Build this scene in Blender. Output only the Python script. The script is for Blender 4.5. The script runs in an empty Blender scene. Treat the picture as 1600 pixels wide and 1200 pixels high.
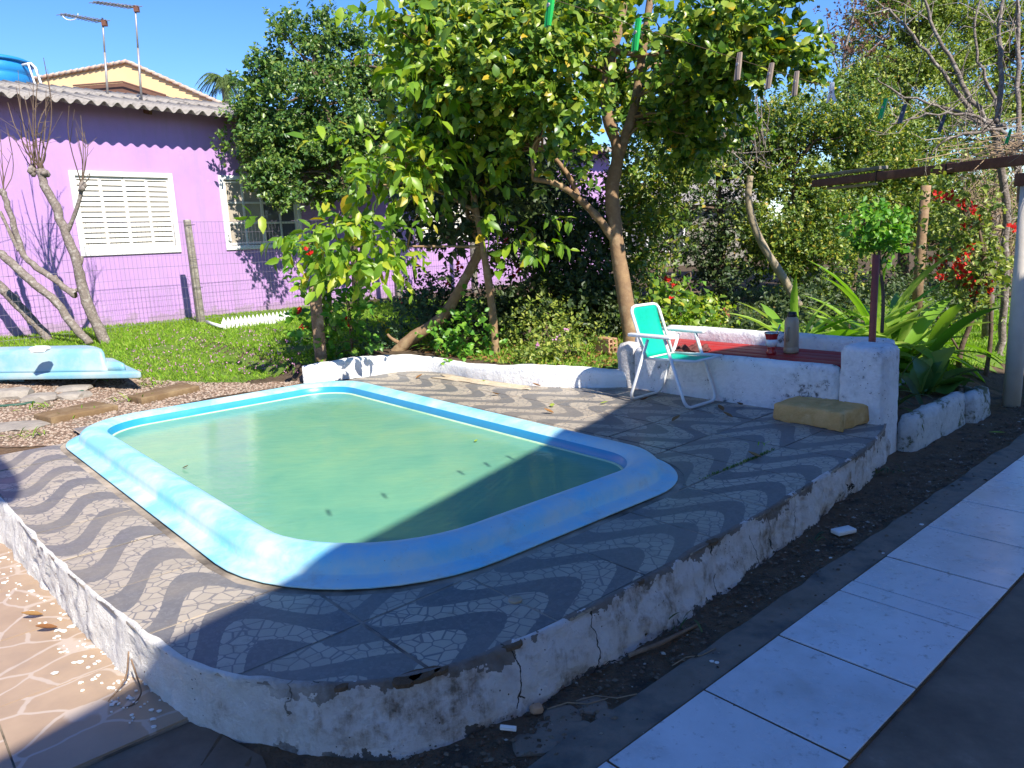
import bpy, bmesh, math, random
import numpy as np
from mathutils import Vector, Matrix, noise as mnoise
random.seed(7); rng = np.random.default_rng(7)
S = bpy.context.scene
COL = S.collection

# ------------------------------------------------------------------ camera
FPX = 1169.0; CAMH = 1.55
PITCH = math.atan(226/1169); ROLL = math.atan(0.0438)
fwd = np.array([0, math.cos(PITCH), -math.sin(PITCH)])
_r0 = np.array([1., 0, 0]); _u0 = np.cross(_r0, fwd)
RT = math.cos(ROLL)*_r0 - math.sin(ROLL)*_u0
UP = math.sin(ROLL)*_r0 + math.cos(ROLL)*_u0
CAM = np.array([0, 0, CAMH])
cd = bpy.data.cameras.new('camera'); co = bpy.data.objects.new('camera', cd); COL.objects.link(co)
cd.sensor_width = 36; cd.lens = 36*FPX/1600; cd.clip_end = 600; cd.clip_start = .05
co.matrix_world = Matrix(((RT[0], UP[0], -fwd[0], 0), (RT[1], UP[1], -fwd[1], 0), (RT[2], UP[2], -fwd[2], CAMH), (0, 0, 0, 1)))
S.camera = co
# ------------------------------------------------------------------ light
SUN_AZ, SUN_EL = math.radians(148), math.radians(42)
SUN = Vector((math.sin(SUN_AZ)*math.cos(SUN_EL), math.cos(SUN_AZ)*math.cos(SUN_EL), math.sin(SUN_EL)))
W = bpy.data.worlds.new('World'); S.world = W; W.use_nodes = True
_n = W.node_tree.nodes; _n.clear()
_o = _n.new('ShaderNodeOutputWorld'); _b = _n.new('ShaderNodeBackground'); _s = _n.new('ShaderNodeTexSky')
_s.sky_type = 'NISHITA'; _s.sun_disc = False; _s.sun_elevation = SUN_EL; _s.sun_rotation = SUN_AZ
_s.air_density = 1.0; _s.dust_density = 0.0; _s.ozone_density = 6.0; _s.altitude = 0
_b.inputs[1].default_value = 0.13
_h = _n.new('ShaderNodeHueSaturation'); _h.inputs['Saturation'].default_value = 1.2; _h.inputs['Hue'].default_value = .512
W.node_tree.links.new(_s.outputs[0], _h.inputs['Color']); W.node_tree.links.new(_h.outputs[0], _b.inputs[0]); W.node_tree.links.new(_b.outputs[0], _o.inputs[0])
sl = bpy.data.lights.new('sun', 'SUN'); sl.energy = 5.0; sl.angle = math.radians(.55); sl.color = (1, .94, .84)
so = bpy.data.objects.new('sun', sl); COL.objects.link(so)
so.rotation_euler = SUN.to_track_quat('Z', 'Y').to_euler(); so.location = (8, -12, 14)
S.view_settings.view_transform = 'Standard'; S.view_settings.look = 'None'
S.view_settings.exposure = 0.85; S.view_settings.gamma = 1; S.view_settings.use_curve_mapping = False
S.render.engine = 'CYCLES'; S.cycles.use_denoising = True; S.cycles.max_bounces = 8; S.cycles.transparent_max_bounces = 12

# ------------------------------------------------------------------ geometry helpers
def ray(px, py): return fwd + RT*(px-800)/FPX - UP*(py-600)/FPX
def gp(px, py, z=0.):
    d = ray(px, py); return CAM + d*((z-CAMH)/d[2])
def at(px, py, Y):
    d = ray(px, py); return CAM + d*(Y/d[1])
AZ = math.radians(48.6)
VX = np.array([math.sin(AZ), math.cos(AZ)]); WX = np.array([-VX[1], VX[0]])   # v runs along the path, w across it
def vw(v, w, z=0.): return np.array([VX[0]*v+WX[0]*w, VX[1]*v+WX[1]*w, z])
def tovw(p): return (p[0]*VX[0]+p[1]*VX[1], p[0]*WX[0]+p[1]*WX[1])
def plane_v(px, py, v0):      # where a view ray meets the upright plane v = v0: gives (w, z)
    d = ray(px, py); t = (v0 - (CAM[0]*VX[0]+CAM[1]*VX[1]))/(d[0]*VX[0]+d[1]*VX[1]); p = CAM+d*t
    return tovw(p)[1], p[2]
def ss(a, b, x):
    t = min(1, max(0, (x-a)/(b-a))); return t*t*(3-2*t)
def n3(x, y, z=0.): return mnoise.noise(Vector((x, y, z)))
PV0, PV1, PW0, PW1, ZD = 1.01, 3.48, 2.235, 6.42, .235
KERB_PX = [(474, 596), (520, 592), (565, 587), (610, 582), (650, 579), (690, 582), (730, 590), (780, 598), (840, 604), (900, 606), (945, 606), (985, 605)]
_KB = [gp(x, y, ZD)[:2] for x, y in KERB_PX]
_RB = _KB+[vw(5.05, 4.2)[:2], vw(16, 4.2)[:2], vw(16, 16)[:2], vw(3.2, 16)[:2]]
def bed(x, y, v, w):          # how far up the raised flower bed behind the kerb
    if w < 4 or v < 2.6: return 0.
    if w > 8 and v > 4 or v > 6 and w > 4.7: return 1.
    c = False; j = len(_RB)-1; dm = 9.
    for i in range(len(_RB)):
        a, b = _RB[i], _RB[j]
        if (a[1] > y) != (b[1] > y) and x < (b[0]-a[0])*(y-a[1])/(b[1]-a[1])+a[0]: c = not c
        dx, dy = b[0]-a[0], b[1]-a[1]; t = max(0, min(1, ((x-a[0])*dx+(y-a[1])*dy)/(dx*dx+dy*dy+1e-9)))
        dm = min(dm, math.hypot(x-a[0]-t*dx, y-a[1]-t*dy)); j = i
    return ss(.04, .16, dm) if c else 0.
def zt(x, y):                 # terrain height
    v, w = tovw((x, y))
    if PV0+.2 < v < PV1-.18 and PW0+.2 < w < PW1-.2: return -1.5
    a = ss(4.3, 4.5, v)
    B = (1-a)*ss(5.0, 5.6, w) + a*ss(1.95, 2.5, w)
    R = bed(x, y, v, w)
    z = .2*B + .15*R + .3*ss(6.8, 12, w)*(1-.5*R)
    return z + .012*n3(x*1.3, y*1.3)*B
def gt(px, py):               # where a view ray meets the terrain
    z = .2
    for _ in range(30):
        p = gp(px, py, z); z = .5*z+.5*zt(p[0], p[1])
    p = gp(px, py, z); return p

def wl(o):
    v = Vector((0, 0, 0))
    while o is not None: v = v+o.location; o = o.parent
    return v
def tag(o, label=None, cat=None, group=None, kind=None):
    if label: o['label'] = label
    if cat: o['category'] = cat
    if group: o['group'] = group
    if kind: o['kind'] = kind
    return o
def thing(name, loc, label, cat, group=None, kind=None):
    o = bpy.data.objects.new(name, None); COL.objects.link(o); o.location = Vector(loc); o.empty_display_size = .1
    return tag(o, label, cat, group, kind)
def mesh_from(name, V, F, smooth=False):
    me = bpy.data.meshes.new(name); me.from_pydata([tuple(map(float, q)) for q in V], [], F)
    if smooth: me.polygons.foreach_set('use_smooth', [True]*len(me.polygons))
    return me
def link(name, me, m=None, parent=None, loc=None, rotz=0.):
    o = bpy.data.objects.new(name, me); COL.objects.link(o)
    if m is not None and not me.materials: me.materials.append(m)
    o.parent = parent
    if loc is not None: o.location = Vector(loc) - (wl(parent) if parent else Vector())
    o.rotation_euler = (0, 0, rotz)
    return o
class MB:
    def __init__(s): s.V = []; s.F = []; s.M = []; s.mi = 0
    def add(s, V, F):
        b = len(s.V); s.V += [tuple(map(float, q)) for q in V]; s.F += [tuple(i+b for i in f) for f in F]; s.M += [s.mi]*len(F)
    def box(s, c, d, rz=0., up=None):
        c = np.array(c, float); hx, hy, hz = d[0]/2, d[1]/2, d[2]/2; ca, sa = math.cos(rz), math.sin(rz)
        V = []
        for z in (-hz, hz):
            for x, y in ((-hx, -hy), (hx, -hy), (hx, hy), (-hx, hy)): V.append((c[0]+x*ca-y*sa, c[1]+x*sa+y*ca, c[2]+z))
        s.add(V, [(3, 2, 1, 0), (4, 5, 6, 7), (0, 1, 5, 4), (1, 2, 6, 5), (2, 3, 7, 6), (3, 0, 4, 7)])
    def obox(s, c, ax, ay, az, d):  # oriented box with axes
        c = np.array(c, float); A = [np.array(a, float)*h/2 for a, h in zip((ax, ay, az), d)]
        V = [c+sx*A[0]+sy*A[1]+sz*A[2] for sz in (-1, 1) for sx, sy in ((-1, -1), (1, -1), (1, 1), (-1, 1))]
        s.add(V, [(3, 2, 1, 0), (4, 5, 6, 7), (0, 1, 5, 4), (1, 2, 6, 5), (2, 3, 7, 6), (3, 0, 4, 7)])
    def tube(s, P, r, n=6, cap=True):
        P = [np.array(p, float) for p in P]
        if not hasattr(r, '__len__'): r = [r]*len(P)
        V = []; F = []; prev = None
        for i, p in enumerate(P):
            t = P[min(i+1, len(P)-1)]-P[max(i-1, 0)]; t = t/(np.linalg.norm(t)+1e-9)
            if prev is None:
                a = np.array([0, 0, 1.]) if abs(t[2]) < .9 else np.array([1., 0, 0])
                prev = a
            x = prev-t*np.dot(prev, t); x /= np.linalg.norm(x)+1e-9; prev = x; y = np.cross(t, x)
            for k in range(n):
                a = 2*math.pi*k/n; V.append(p+r[i]*(math.cos(a)*x+math.sin(a)*y))
        for i in range(len(P)-1):
            for k in range(n): F.append((i*n+k, i*n+(k+1) % n, (i+1)*n+(k+1) % n, (i+1)*n+k))
        if cap: F.append(tuple(range(n-1, -1, -1))); F.append(tuple((len(P)-1)*n+k for k in range(n)))
        s.add(V, F)
    def lathe(s, c, prof, n=20, ax=None):
        V = []; F = []
        for r, z in prof:
            for k in range(n): a = 2*math.pi*k/n; V.append((c[0]+r*math.cos(a), c[1]+r*math.sin(a), c[2]+z))
        for i in range(len(prof)-1):
            for k in range(n): F.append((i*n+k, i*n+(k+1) % n, (i+1)*n+(k+1) % n, (i+1)*n+k))
        F.append(tuple(range(n-1, -1, -1))); F.append(tuple((len(prof)-1)*n+k for k in range(n)))
        s.add(V, F)
    def prism(s, poly, z0, z1, poly0=None):
        n = len(poly); poly0 = poly0 or poly
        V = [(p[0], p[1], z0) for p in poly0]+[(p[0], p[1], z1) for p in poly]
        F = [tuple(range(n-1, -1, -1)), tuple(range(n, 2*n))]+[(i, (i+1) % n, n+(i+1) % n, n+i) for i in range(n)]
        s.add(V, F)
    def build(s, name, m, parent=None, smooth=False, bevel=0., kind=None, label=None, seg=2, loc=None):
        off = wl(parent) if parent else Vector((0, 0, 0) if loc is None else [float(q) for q in loc])
        me = mesh_from(name, [(x-off.x, y-off.y, z-off.z) for x, y, z in s.V], s.F, smooth)
        for mm in (m if isinstance(m, (list, tuple)) else [m]): me.materials.append(mm)
        if isinstance(m, (list, tuple)): me.polygons.foreach_set('material_index', s.M)
        o = bpy.data.objects.new(name, me); COL.objects.link(o); o.parent = parent
        if not parent: o.location = off
        if bevel:
            b = o.modifiers.new('b', 'BEVEL'); b.width = bevel; b.segments = seg; b.limit_method = 'ANGLE'; b.angle_limit = math.radians(40)
            me.polygons.foreach_set('use_smooth', [True]*len(me.polygons))
        if kind: o['kind'] = kind
        if label: o['label'] = label
        return o

# ------------------------------------------------------------------ materials
def lin(h):
    h = h.lstrip('#'); c = [int(h[i:i+2], 16)/255 for i in (0, 2, 4)]
    return tuple(x/12.92 if x <= .04045 else ((x+.055)/1.055)**2.4 for x in c)+(1,)
class NT:
    def __init__(s, name):
        s.m = bpy.data.materials.new(name); s.m.use_nodes = True; s.t = s.m.node_tree; s.n = s.t.nodes
        s.p = s.n['Principled BSDF']; s.out = s.n['Material Output']
    def L(s, a, b): s.t.links.new(a, b)
    def node(s, typ, **k):
        n = s.n.new(typ)
        for a, b in k.items(): setattr(n, a, b)
        return n
    def coord(s, kind='Object', scale=None):
        c = s.node('ShaderNodeTexCoord').outputs[kind] if kind != 'World' else s.node('ShaderNodeNewGeometry').outputs['Position']
        if scale is not None:
            m = s.node('ShaderNodeMapping'); s.L(c, m.inputs[0]); m.inputs['Scale'].default_value = scale; return m.outputs[0]
        return c
    def noise(s, co, scale, detail=4, rough=.6, dist=0.):
        n = s.node('ShaderNodeTexNoise'); s.L(co, n.inputs['Vector']); n.inputs['Scale'].default_value = scale
        n.inputs['Detail'].default_value = detail; n.inputs['Roughness'].default_value = rough; n.inputs['Distortion'].default_value = dist
        return n.outputs['Fac']
    def vor(s, co, scale, feature='F1', rnd=1.):
        n = s.node('ShaderNodeTexVoronoi', feature=feature); s.L(co, n.inputs['Vector']); n.inputs['Scale'].default_value = scale
        n.inputs['Randomness'].default_value = rnd
        return n
    def ramp(s, f, stops, interp='LINEAR'):
        r = s.node('ShaderNodeValToRGB'); r.color_ramp.interpolation = interp; e = r.color_ramp.elements
        while len(e) > 1: e.remove(e[-1])
        e[0].position = stops[0][0]; e[0].color = c4(stops[0][1])
        for p, c in stops[1:]: q = e.new(p); q.color = c4(c)
        s.L(f, r.inputs[0]); return r.outputs[0]
    def mix(s, f, a, b, mode='MIX'):
        m = s.node('ShaderNodeMix', data_type='RGBA', blend_type=mode)
        for i, x in ((0, f), (6, a), (7, b)):
            if hasattr(x, 'is_output'): s.L(x, m.inputs[i])
            else: m.inputs[i].default_value = x if i == 0 else c4(x)
        return m.outputs[2]
    def math(s, op, a, b=None, c=None):
        m = s.node('ShaderNodeMath', operation=op)
        for i, x in enumerate((a, b, c)):
            if x is None: continue
            if hasattr(x, 'is_output'): s.L(x, m.inputs[i])
            else: m.inputs[i].default_value = x
        return m.outputs[0]
    def bump(s, h, strength=.3, dist=.01):
        b = s.node('ShaderNodeBump'); b.inputs['Strength'].default_value = strength; b.inputs['Distance'].default_value = dist
        s.L(h, b.inputs['Height']); s.L(b.outputs[0], s.p.inputs['Normal'])
    def set(s, color=None, rough=.6, spec=.4, metal=0.):
        if color is not None:
            if hasattr(color, 'is_output'): s.L(color, s.p.inputs['Base Color'])
            else: s.p.inputs['Base Color'].default_value = c4(color)
        if hasattr(rough, 'is_output'): s.L(rough, s.p.inputs['Roughness'])
        else: s.p.inputs['Roughness'].default_value = rough
        s.p.inputs['Specular IOR Level'].default_value = spec; s.p.inputs['Metallic'].default_value = metal
        return s.m
def c4(c): return tuple(c)+(1,) if len(c) == 3 else tuple(c)
def simple(name, c1, c2=None, scale=4., rough=.6, spec=.4, metal=0., bump=0., bscale=None, kind='World', detail=5, c3=None, bdist=.01, lo=.35, hi=.65):
    t = NT(name)
    if c2 is None: c2 = tuple(x*.8 for x in c1[:3])
    co = t.coord(kind); f = t.noise(co, scale, detail)
    st = [(lo, c1), (hi, c2)]
    if c3: st = [(lo-.05, c1), (.5, c2), (hi+.05, c3)]
    col = t.ramp(f, st)
    if bump: t.bump(t.noise(co, bscale or scale*6, 5), bump, bdist)
    return t.set(col, rough, spec, metal)
def leafmat(name, cols, trans=.3, rough=.42, spec=.45, tcol=None):
    t = NT(name); g = t.node('ShaderNodeNewGeometry'); oi = t.node('ShaderNodeObjectInfo')
    f = t.math('FRACT', t.math('ADD', g.outputs['Random Per Island'], oi.outputs['Random']))
    col = t.ramp(f, cols)
    t.set(col, rough, spec)
    tr = t.node('ShaderNodeBsdfTranslucent')
    hs = t.node('ShaderNodeHueSaturation'); t.L(col, hs.inputs['Color']); hs.inputs['Value'].default_value = 1.5; hs.inputs['Saturation'].default_value = 1.1
    t.L(hs.outputs[0], tr.inputs['Color'])
    mx = t.node('ShaderNodeMixShader'); mx.inputs[0].default_value = trans
    t.L(t.p.outputs[0], mx.inputs[1]); t.L(tr.outputs[0], mx.inputs[2]); t.L(mx.outputs[0], t.out.inputs['Surface'])
    return t.m
M = {}
def plaster(name, base, dirt, amount=.62, rough=.85, sc=3.):
    t = NT(name); co = t.coord('World')
    a = t.noise(co, sc, 6, .65); b = t.noise(co, sc*7, 6, .7)
    f = t.math('ADD', t.math('MULTIPLY', a, .6), t.math('MULTIPLY', b, .4))
    col = t.ramp(f, [(amount-.16, base), (amount-.05, tuple(.82*x for x in base[:3])), (amount, dirt), (amount+.14, tuple(.5*x for x in dirt[:3]))])
    sp = t.vor(co, 38); spm = t.math('LESS_THAN', sp.outputs['Distance'], .13)
    k = t.math('MULTIPLY', spm, t.math('GREATER_THAN', t.noise(co, 6, 2), .54))
    col = t.mix(k, col, tuple(.35*x for x in dirt[:3]))
    t.bump(t.math('ADD', t.noise(co, 30, 6, .7), t.math('MULTIPLY', t.noise(co, 7, 3), 1.2)), .75, .02)
    return t.set(col, rough, .25)
def skirt_mat():
    t = NT('old_skirt_plaster'); co = t.coord('World'); sp = t.node('ShaderNodeSeparateXYZ'); t.L(co, sp.inputs[0]); z = sp.outputs[2]
    v = t.math('ADD', t.math('MULTIPLY', sp.outputs[0], float(VX[0])), t.math('MULTIPLY', sp.outputs[1], float(VX[1])))
    n1 = t.noise(co, 3.2, 7, .7); n2 = t.noise(co, 17, 6, .72); n3_ = t.noise(t.coord('World', (9, 9, 1.3)), 2.0, 6, .7)
    f = t.math('ADD', t.math('ADD', t.math('MULTIPLY', n1, .42), t.math('MULTIPLY', n2, .33)), t.math('MULTIPLY', n3_, .25))
    old = t.ramp(f, [(.38, (.80, .75, .72)), (.50, (.72, .66, .62)), (.555, (.52, .44, .38)), (.605, (.24, .19, .145)), (.69, (.12, .095, .075))])
    clean = t.ramp(f, [(.40, (.80, .77, .72)), (.56, (.74, .70, .64)), (.64, (.55, .47, .38)), (.72, (.28, .23, .18))])
    k = t.ramp(t.math('ADD', v, t.math('MULTIPLY', n1, .5)), [(.0, (0, 0, 0)), (1, (1, 1, 1))])
    mr = t.node('ShaderNodeMapRange'); t.L(t.math('ADD', v, t.math('MULTIPLY', t.math('SUBTRACT', n1, .5), .7)), mr.inputs[0]); mr.inputs[1].default_value = .66; mr.inputs[2].default_value = .95
    col = t.mix(mr.outputs[0], clean, old)
    # bare brown mortar where the paint has come off just under the tiles, and round the broken foot
    top = t.math('GREATER_THAN', t.math('ADD', z, t.math('MULTIPLY', t.math('SUBTRACT', t.noise(co, 4.5, 5, .7), .5), .30)), .222)
    col = t.mix(t.math('MULTIPLY', t.math('MULTIPLY', top, mr.outputs[0]), .85), col, (.17, .135, .105))
    foot = t.math('LESS_THAN', t.math('ADD', z, t.math('MULTIPLY', t.math('SUBTRACT', t.noise(co, 6, 6, .7), .5), .28)), .0)
    col = t.mix(t.math('MULTIPLY', t.math('MULTIPLY', foot, mr.outputs[0]), .9), col, (.085, .07, .055))
    n = t.node('ShaderNodeTexNoise'); t.L(co, n.inputs['Vector']); n.inputs['Scale'].default_value = 7; n.inputs['Detail'].default_value = 4
    mm = t.node('ShaderNodeMix', data_type='RGBA', blend_type='ADD'); mm.inputs[0].default_value = .16; t.L(t.coord('World', (1, 1, .7)), mm.inputs[6]); t.L(n.outputs['Color'], mm.inputs[7])
    cr = t.vor(mm.outputs[2], 2.6, 'DISTANCE_TO_EDGE').outputs['Distance']
    ck = t.math('MULTIPLY', t.math('LESS_THAN', cr, .0065), t.math('GREATER_THAN', t.noise(co, 2.3, 2), .50))
    col = t.mix(t.math('MULTIPLY', ck, mr.outputs[0]), col, (.07, .06, .05))
    pit = t.math('MULTIPLY', t.math('LESS_THAN', t.vor(co, 40).outputs['Distance'], .12), t.math('GREATER_THAN', t.noise(co, 5, 2), .53)); col = t.mix(pit, col, (.10, .08, .06))
    h = t.math('ADD', t.math('ADD', t.math('MULTIPLY', t.noise(co, 34, 6, .75), 1.), t.math('MULTIPLY', n1, 1.3)), t.math('MULTIPLY', t.math('SUBTRACT', 1., ck), .6))
    t.bump(h, .9, .022); return t.set(col, .92, .2)
M['skirt'] = skirt_mat()
M['curb'] = plaster('weathered_whitewash', (.60, .56, .53), (.19, .14, .10), .60)
M['curbclean'] = plaster('fresh_whitewash', (.80, .77, .72), (.42, .35, .28), .70)
M['bench'] = plaster('bench_whitewash', (.78, .77, .77), (.12, .12, .12), .62)
M['planter'] = plaster('mossy_whitewash', (.60, .59, .56), (.12, .13, .07), .57)
def tile_print(name, rot):
    t = NT(name); co = t.coord('World'); mp = t.node('ShaderNodeMapping'); t.L(co, mp.inputs[0]); mp.inputs['Rotation'].default_value = (0, 0, AZ-math.pi/2)
    co = mp.outputs[0]; sp = t.node('ShaderNodeSeparateXYZ'); t.L(co, sp.inputs[0])
    x, y = sp.outputs[0], sp.outputs[1]
    if rot: x, y = y, x
    sh = t.math('MULTIPLY', t.math('SINE', t.math('ADD', t.math('MULTIPLY', y, 2*math.pi/.56), 1.1 if rot else 2.2)), .50)
    ph = t.math('FRACT', t.math('ADD', t.math('ADD', t.math('DIVIDE', x, .385), sh), 40.1))
    tri = t.math('ABSOLUTE', t.math('SUBTRACT', ph, .5))
    edge = t.noise(co, 60, 2)
    tri2 = t.math('ADD', tri, t.math('MULTIPLY', t.math('SUBTRACT', edge, .5), .05))
    dark = t.math('LESS_THAN', tri2, .235)
    big = t.vor(co, 18, 'DISTANCE_TO_EDGE'); bl = t.math('LESS_THAN', big.outputs['Distance'], .045)
    bc = t.vor(co, 18); hue = t.node('ShaderNodeSeparateColor'); t.L(bc.outputs['Color'], hue.inputs[0])
    cream = t.mix(hue.outputs[0], (.47, .41, .33), (.38, .335, .27))
    cream = t.mix(t.math('MULTIPLY', t.noise(co, 9, 3), .5), cream, (.50, .40, .27))
    light = t.mix(bl, cream, (.17, .16, .16))
    sm = t.vor(co, 60); hs = t.node('ShaderNodeSeparateColor'); t.L(sm.outputs['Color'], hs.inputs[0])
    dk = t.mix(hs.outputs[0], (.115, .114, .118), (.17, .167, .167))
    dk = t.mix(t.math('LESS_THAN', t.vor(co, 60, 'DISTANCE_TO_EDGE').outputs['Distance'], .05), dk, (.12, .12, .122))
    col = t.mix(dark, light, dk)
    wc = t.coord('World'); d = t.noise(wc, 2.2, 6, .7)
    col = t.mix(t.ramp(d, [(.42, (0, 0, 0)), (.72, (.55, .55, .55))]), col, (.29, .245, .19))
    t.bump(t.math('ADD', t.math('MULTIPLY', t.noise(wc, 90, 3), .5), bl), .15, .002)
    ti = t.node('ShaderNodeObjectInfo').outputs['Random']
    col = t.mix(t.math('MULTIPLY', ti, .30), col, (.30, .25, .195))
    sc = t.noise(wc, 11, 5, .75); col = t.mix(t.ramp(sc, [(.58, (0,)*3), (.70, (.45,)*3)]), col, (.16, .135, .11))
    rg = t.ramp(d, [(.3, (.35, .35, .35)), (.7, (.62, .62, .62))])
    return t.set(col, rg, .4)
M['tileA'] = tile_print('wave_mosaic_tile', False); M['tileB'] = tile_print('wave_mosaic_tile_turned', True)
M['grout'] = simple('sandy_grout', (.46, .38, .29), (.10, .085, .07), 3, .95, .1, bump=.4)
M['dirt'] = simple('damp_dirt', (.13, .08, .044), (.19, .122, .072), 6, .95, .15, bump=1., bscale=45, c3=(.07, .058, .045), bdist=.03)
M['soil'] = simple('leafy_soil', (.07, .05, .032), (.12, .085, .055), 9, .95, .1, bump=.9, bscale=50, c3=(.06, .05, .03), bdist=.02)
def floor_dark():
    t = NT('stained_cement'); co = t.coord('World')
    f = t.noise(co, 2.5, 7, .7); c = t.ramp(f, [(.33, (.10, .066, .043)), (.5, (.17, .12, .083)), (.62, (.22, .16, .115)), (.72, (.32, .25, .19))])
    sp = t.vor(co, 30); c = t.mix(t.math('LESS_THAN', sp.outputs['Distance'], .06), c, (.16, .15, .14))
    t.bump(t.noise(co, 50, 4), .25, .004); return t.set(c, t.ramp(f, [(.3, (.5, .5, .5)), (.7, (.8, .8, .8))]), .35)
M['floor'] = floor_dark()
M['strip'] = simple('grey_cement_strip', (.18, .135, .095), (.25, .195, .145), 4, .9, .2, bump=.6, bscale=40, c3=(.10, .095, .085))
def path_tile():
    t = NT('glazed_white_tile'); co = t.coord('World')
    f = t.noise(co, 3.5, 7, .7, .4); c = t.ramp(f, [(.35, (.70, .70, .72)), (.6, (.63, .62, .63)), (.72, (.54, .50, .47))])
    sp = t.noise(co, 26, 4, .7); c = t.mix(t.ramp(sp, [(.58, (0, 0, 0)), (.72, (.75, .75, .75))]), c, (.25, .22, .20))
    c = t.mix(t.ramp(t.noise(co, 1.4, 6, .7), [(.5, (0, 0, 0)), (.72, (.5,)*3)]), c, (.36, .33, .30))
    v = t.vor(co, 14); c = t.mix(t.math('LESS_THAN', v.outputs['Distance'], .045), c, (.12, .10, .09))
    t.bump(t.noise(co, 2.5, 2), .06, .01)
    return t.set(c, t.ramp(f, [(.3, (.16, .16, .16)), (.7, (.34, .34, .34))]), .5)
M['path'] = path_tile()
def patio_tile():
    t = NT('stone_print_patio_tile'); co = t.coord('Object', (2.1, 3.4, 1)); wc = t.coord('World')
    n = t.node('ShaderNodeTexNoise'); t.L(wc, n.inputs['Vector']); n.inputs['Scale'].default_value = 9
    mm = t.node('ShaderNodeMix', data_type='RGBA', blend_type='ADD'); mm.inputs[0].default_value = .12; t.L(co, mm.inputs[6]); t.L(n.outputs['Color'], mm.inputs[7])
    d = t.vor(mm.outputs[2], 1.55, 'DISTANCE_TO_EDGE', .85).outputs['Distance']
    body = t.ramp(t.noise(wc, 5, 5), [(.35, (.40, .285, .19)), (.65, (.34, .24, .16))])
    line = t.ramp(d, [(.02, (1, 1, 1)), (.034, (0, 0, 0))])
    c = t.mix(line, body, (.47, .38, .305)); c = t.mix(t.ramp(t.noise(wc, 2.5, 5, .7), [(.5, (0, 0, 0)), (.8, (.55, .55, .55))]), c, (.30, .23, .18))
    t.bump(d, .1, .003); return t.set(c, .45, .4)
M['patio'] = patio_tile()
def fibre(name, base, stain, chalk=0.35):
    t = NT(name); co = t.coord('World')
    f = t.noise(co, 2.6, 7, .68); c = t.mix(t.ramp(f, [(.40, (0, 0, 0)), (.62, (chalk,)*3)]), base, stain)
    st = t.noise(t.coord('World', (2, 2, 14)), 2, 5, .7)
    c = t.mix(t.ramp(st, [(.6, (0, 0, 0)), (.8, (.3,)*3)]), c, (.42, .40, .34))
    sp = t.vor(co, 22); c = t.mix(t.math('LESS_THAN', sp.outputs['Distance'], .04), c, (.25, .22, .18))
    t.bump(t.noise(co, 14, 4), .08, .006)
    gr = t.noise(co, 7, 7, .78); c = t.mix(t.ramp(gr, [(.55, (0,)*3), (.70, (.32,)*3)]), c, (.30, .30, .26))
    return t.set(c, t.ramp(f, [(.3, (.38,)*3), (.7, (.62,)*3)]), .38)
M['pool'] = fibre('pool_fibreglass', (.22, .60, .77), (.58, .68, .64), .85)
M['poolband'] = simple('pool_band_blue', (.02, .25, .45), (.03, .29, .48), 4, .35, .5)
M['poolin'] = simple('algae_green_fibreglass', (.34, .60, .42), (.50, .66, .40), 2.2, .6, .3, c3=(.22, .44, .26))
M['tub'] = fibre('tub_fibreglass', (.20, .42, .51), (.40, .48, .47), .85)
M['white'] = simple('white_paint', (.80, .79, .76), (.70, .69, .66), 5, .55, .4, bump=.15, bscale=40)
M['whitemetal'] = simple('white_enamelled_tube', (.78, .78, .77), (.66, .66, .65), 8, .35, .5)
def lilac():
    t = NT('lilac_wall_paint'); co = t.coord('World')
    f = t.noise(co, 1.2, 6, .65); c = t.ramp(f, [(.32, (.475, .285, .555)), (.68, (.42, .245, .50))])
    st = t.noise(t.coord('World', (6, 6, .8)), 1.5, 5, .7); c = t.mix(t.ramp(st, [(.46, (0,)*3), (.74, (.6,)*3)]), c, (.36, .25, .40))
    sp = t.node('ShaderNodeSeparateXYZ'); t.L(co, sp.inputs[0])
    low = t.math('LESS_THAN', t.math('ADD', sp.outputs[2], t.math('MULTIPLY', t.math('SUBTRACT', t.noise(co, 5, 6, .75), .5), .8)), .62)
    c = t.mix(t.math('MULTIPLY', low, .6), c, (.30, .225, .27))
    c = t.mix(t.ramp(t.noise(co, 9, 7, .8), [(.60, (0,)*3), (.72, (.4,)*3)]), c, (.55, .42, .60))
    t.bump(t.math('ADD', t.noise(co, 60, 4), t.math('MULTIPLY', t.noise(co, 3, 4), 2.)), .3, .006); return t.set(c, .8, .25)
M['lilac'] = lilac()
M['roof'] = simple('lichened_fibre_cement', (.25, .225, .195), (.31, .28, .25), 7, .95, .15, bump=.6, bscale=60, c3=(.15, .135, .12))
M['peach'] = simple('peach_wall_paint', (.72, .50, .27), (.69, .47, .25), 1.5, .85, .2)
M['terra'] = simple('terracotta', (.42, .20, .10), (.50, .30, .18), 8, .85, .2, c3=(.30, .15, .09))
M['rooftile'] = simple('weathered_roof_tile', (.45, .28, .20), (.52, .42, .34), 9, .9, .2)
M['brown'] = simple('brown_soffit', (.17, .085, .06), (.13, .07, .05), 6, .8, .2)
M['tank'] = simple('blue_polyethylene', (.02, .22, .52), (.025, .25, .56), 3, .4, .4)
M['galv'] = simple('galvanised_metal', (.42, .40, .38), (.30, .28, .26), 12, .5, .5, .5)
M['wire'] = simple('fence_wire', (.15, .13, .17), (.11, .10, .12), 12, .5, .5, .4)
M['concrete'] = simple('old_concrete', (.30, .28, .23), (.20, .18, .14), 9, .95, .15, bump=.8, bscale=40, c3=(.40, .37, .32))
M['wood'] = simple('grey_brown_wood', (.30, .20, .13), (.20, .13, .085), 6, .9, .15, bump=.7, bscale=60, c3=(.38, .28, .2))
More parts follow.
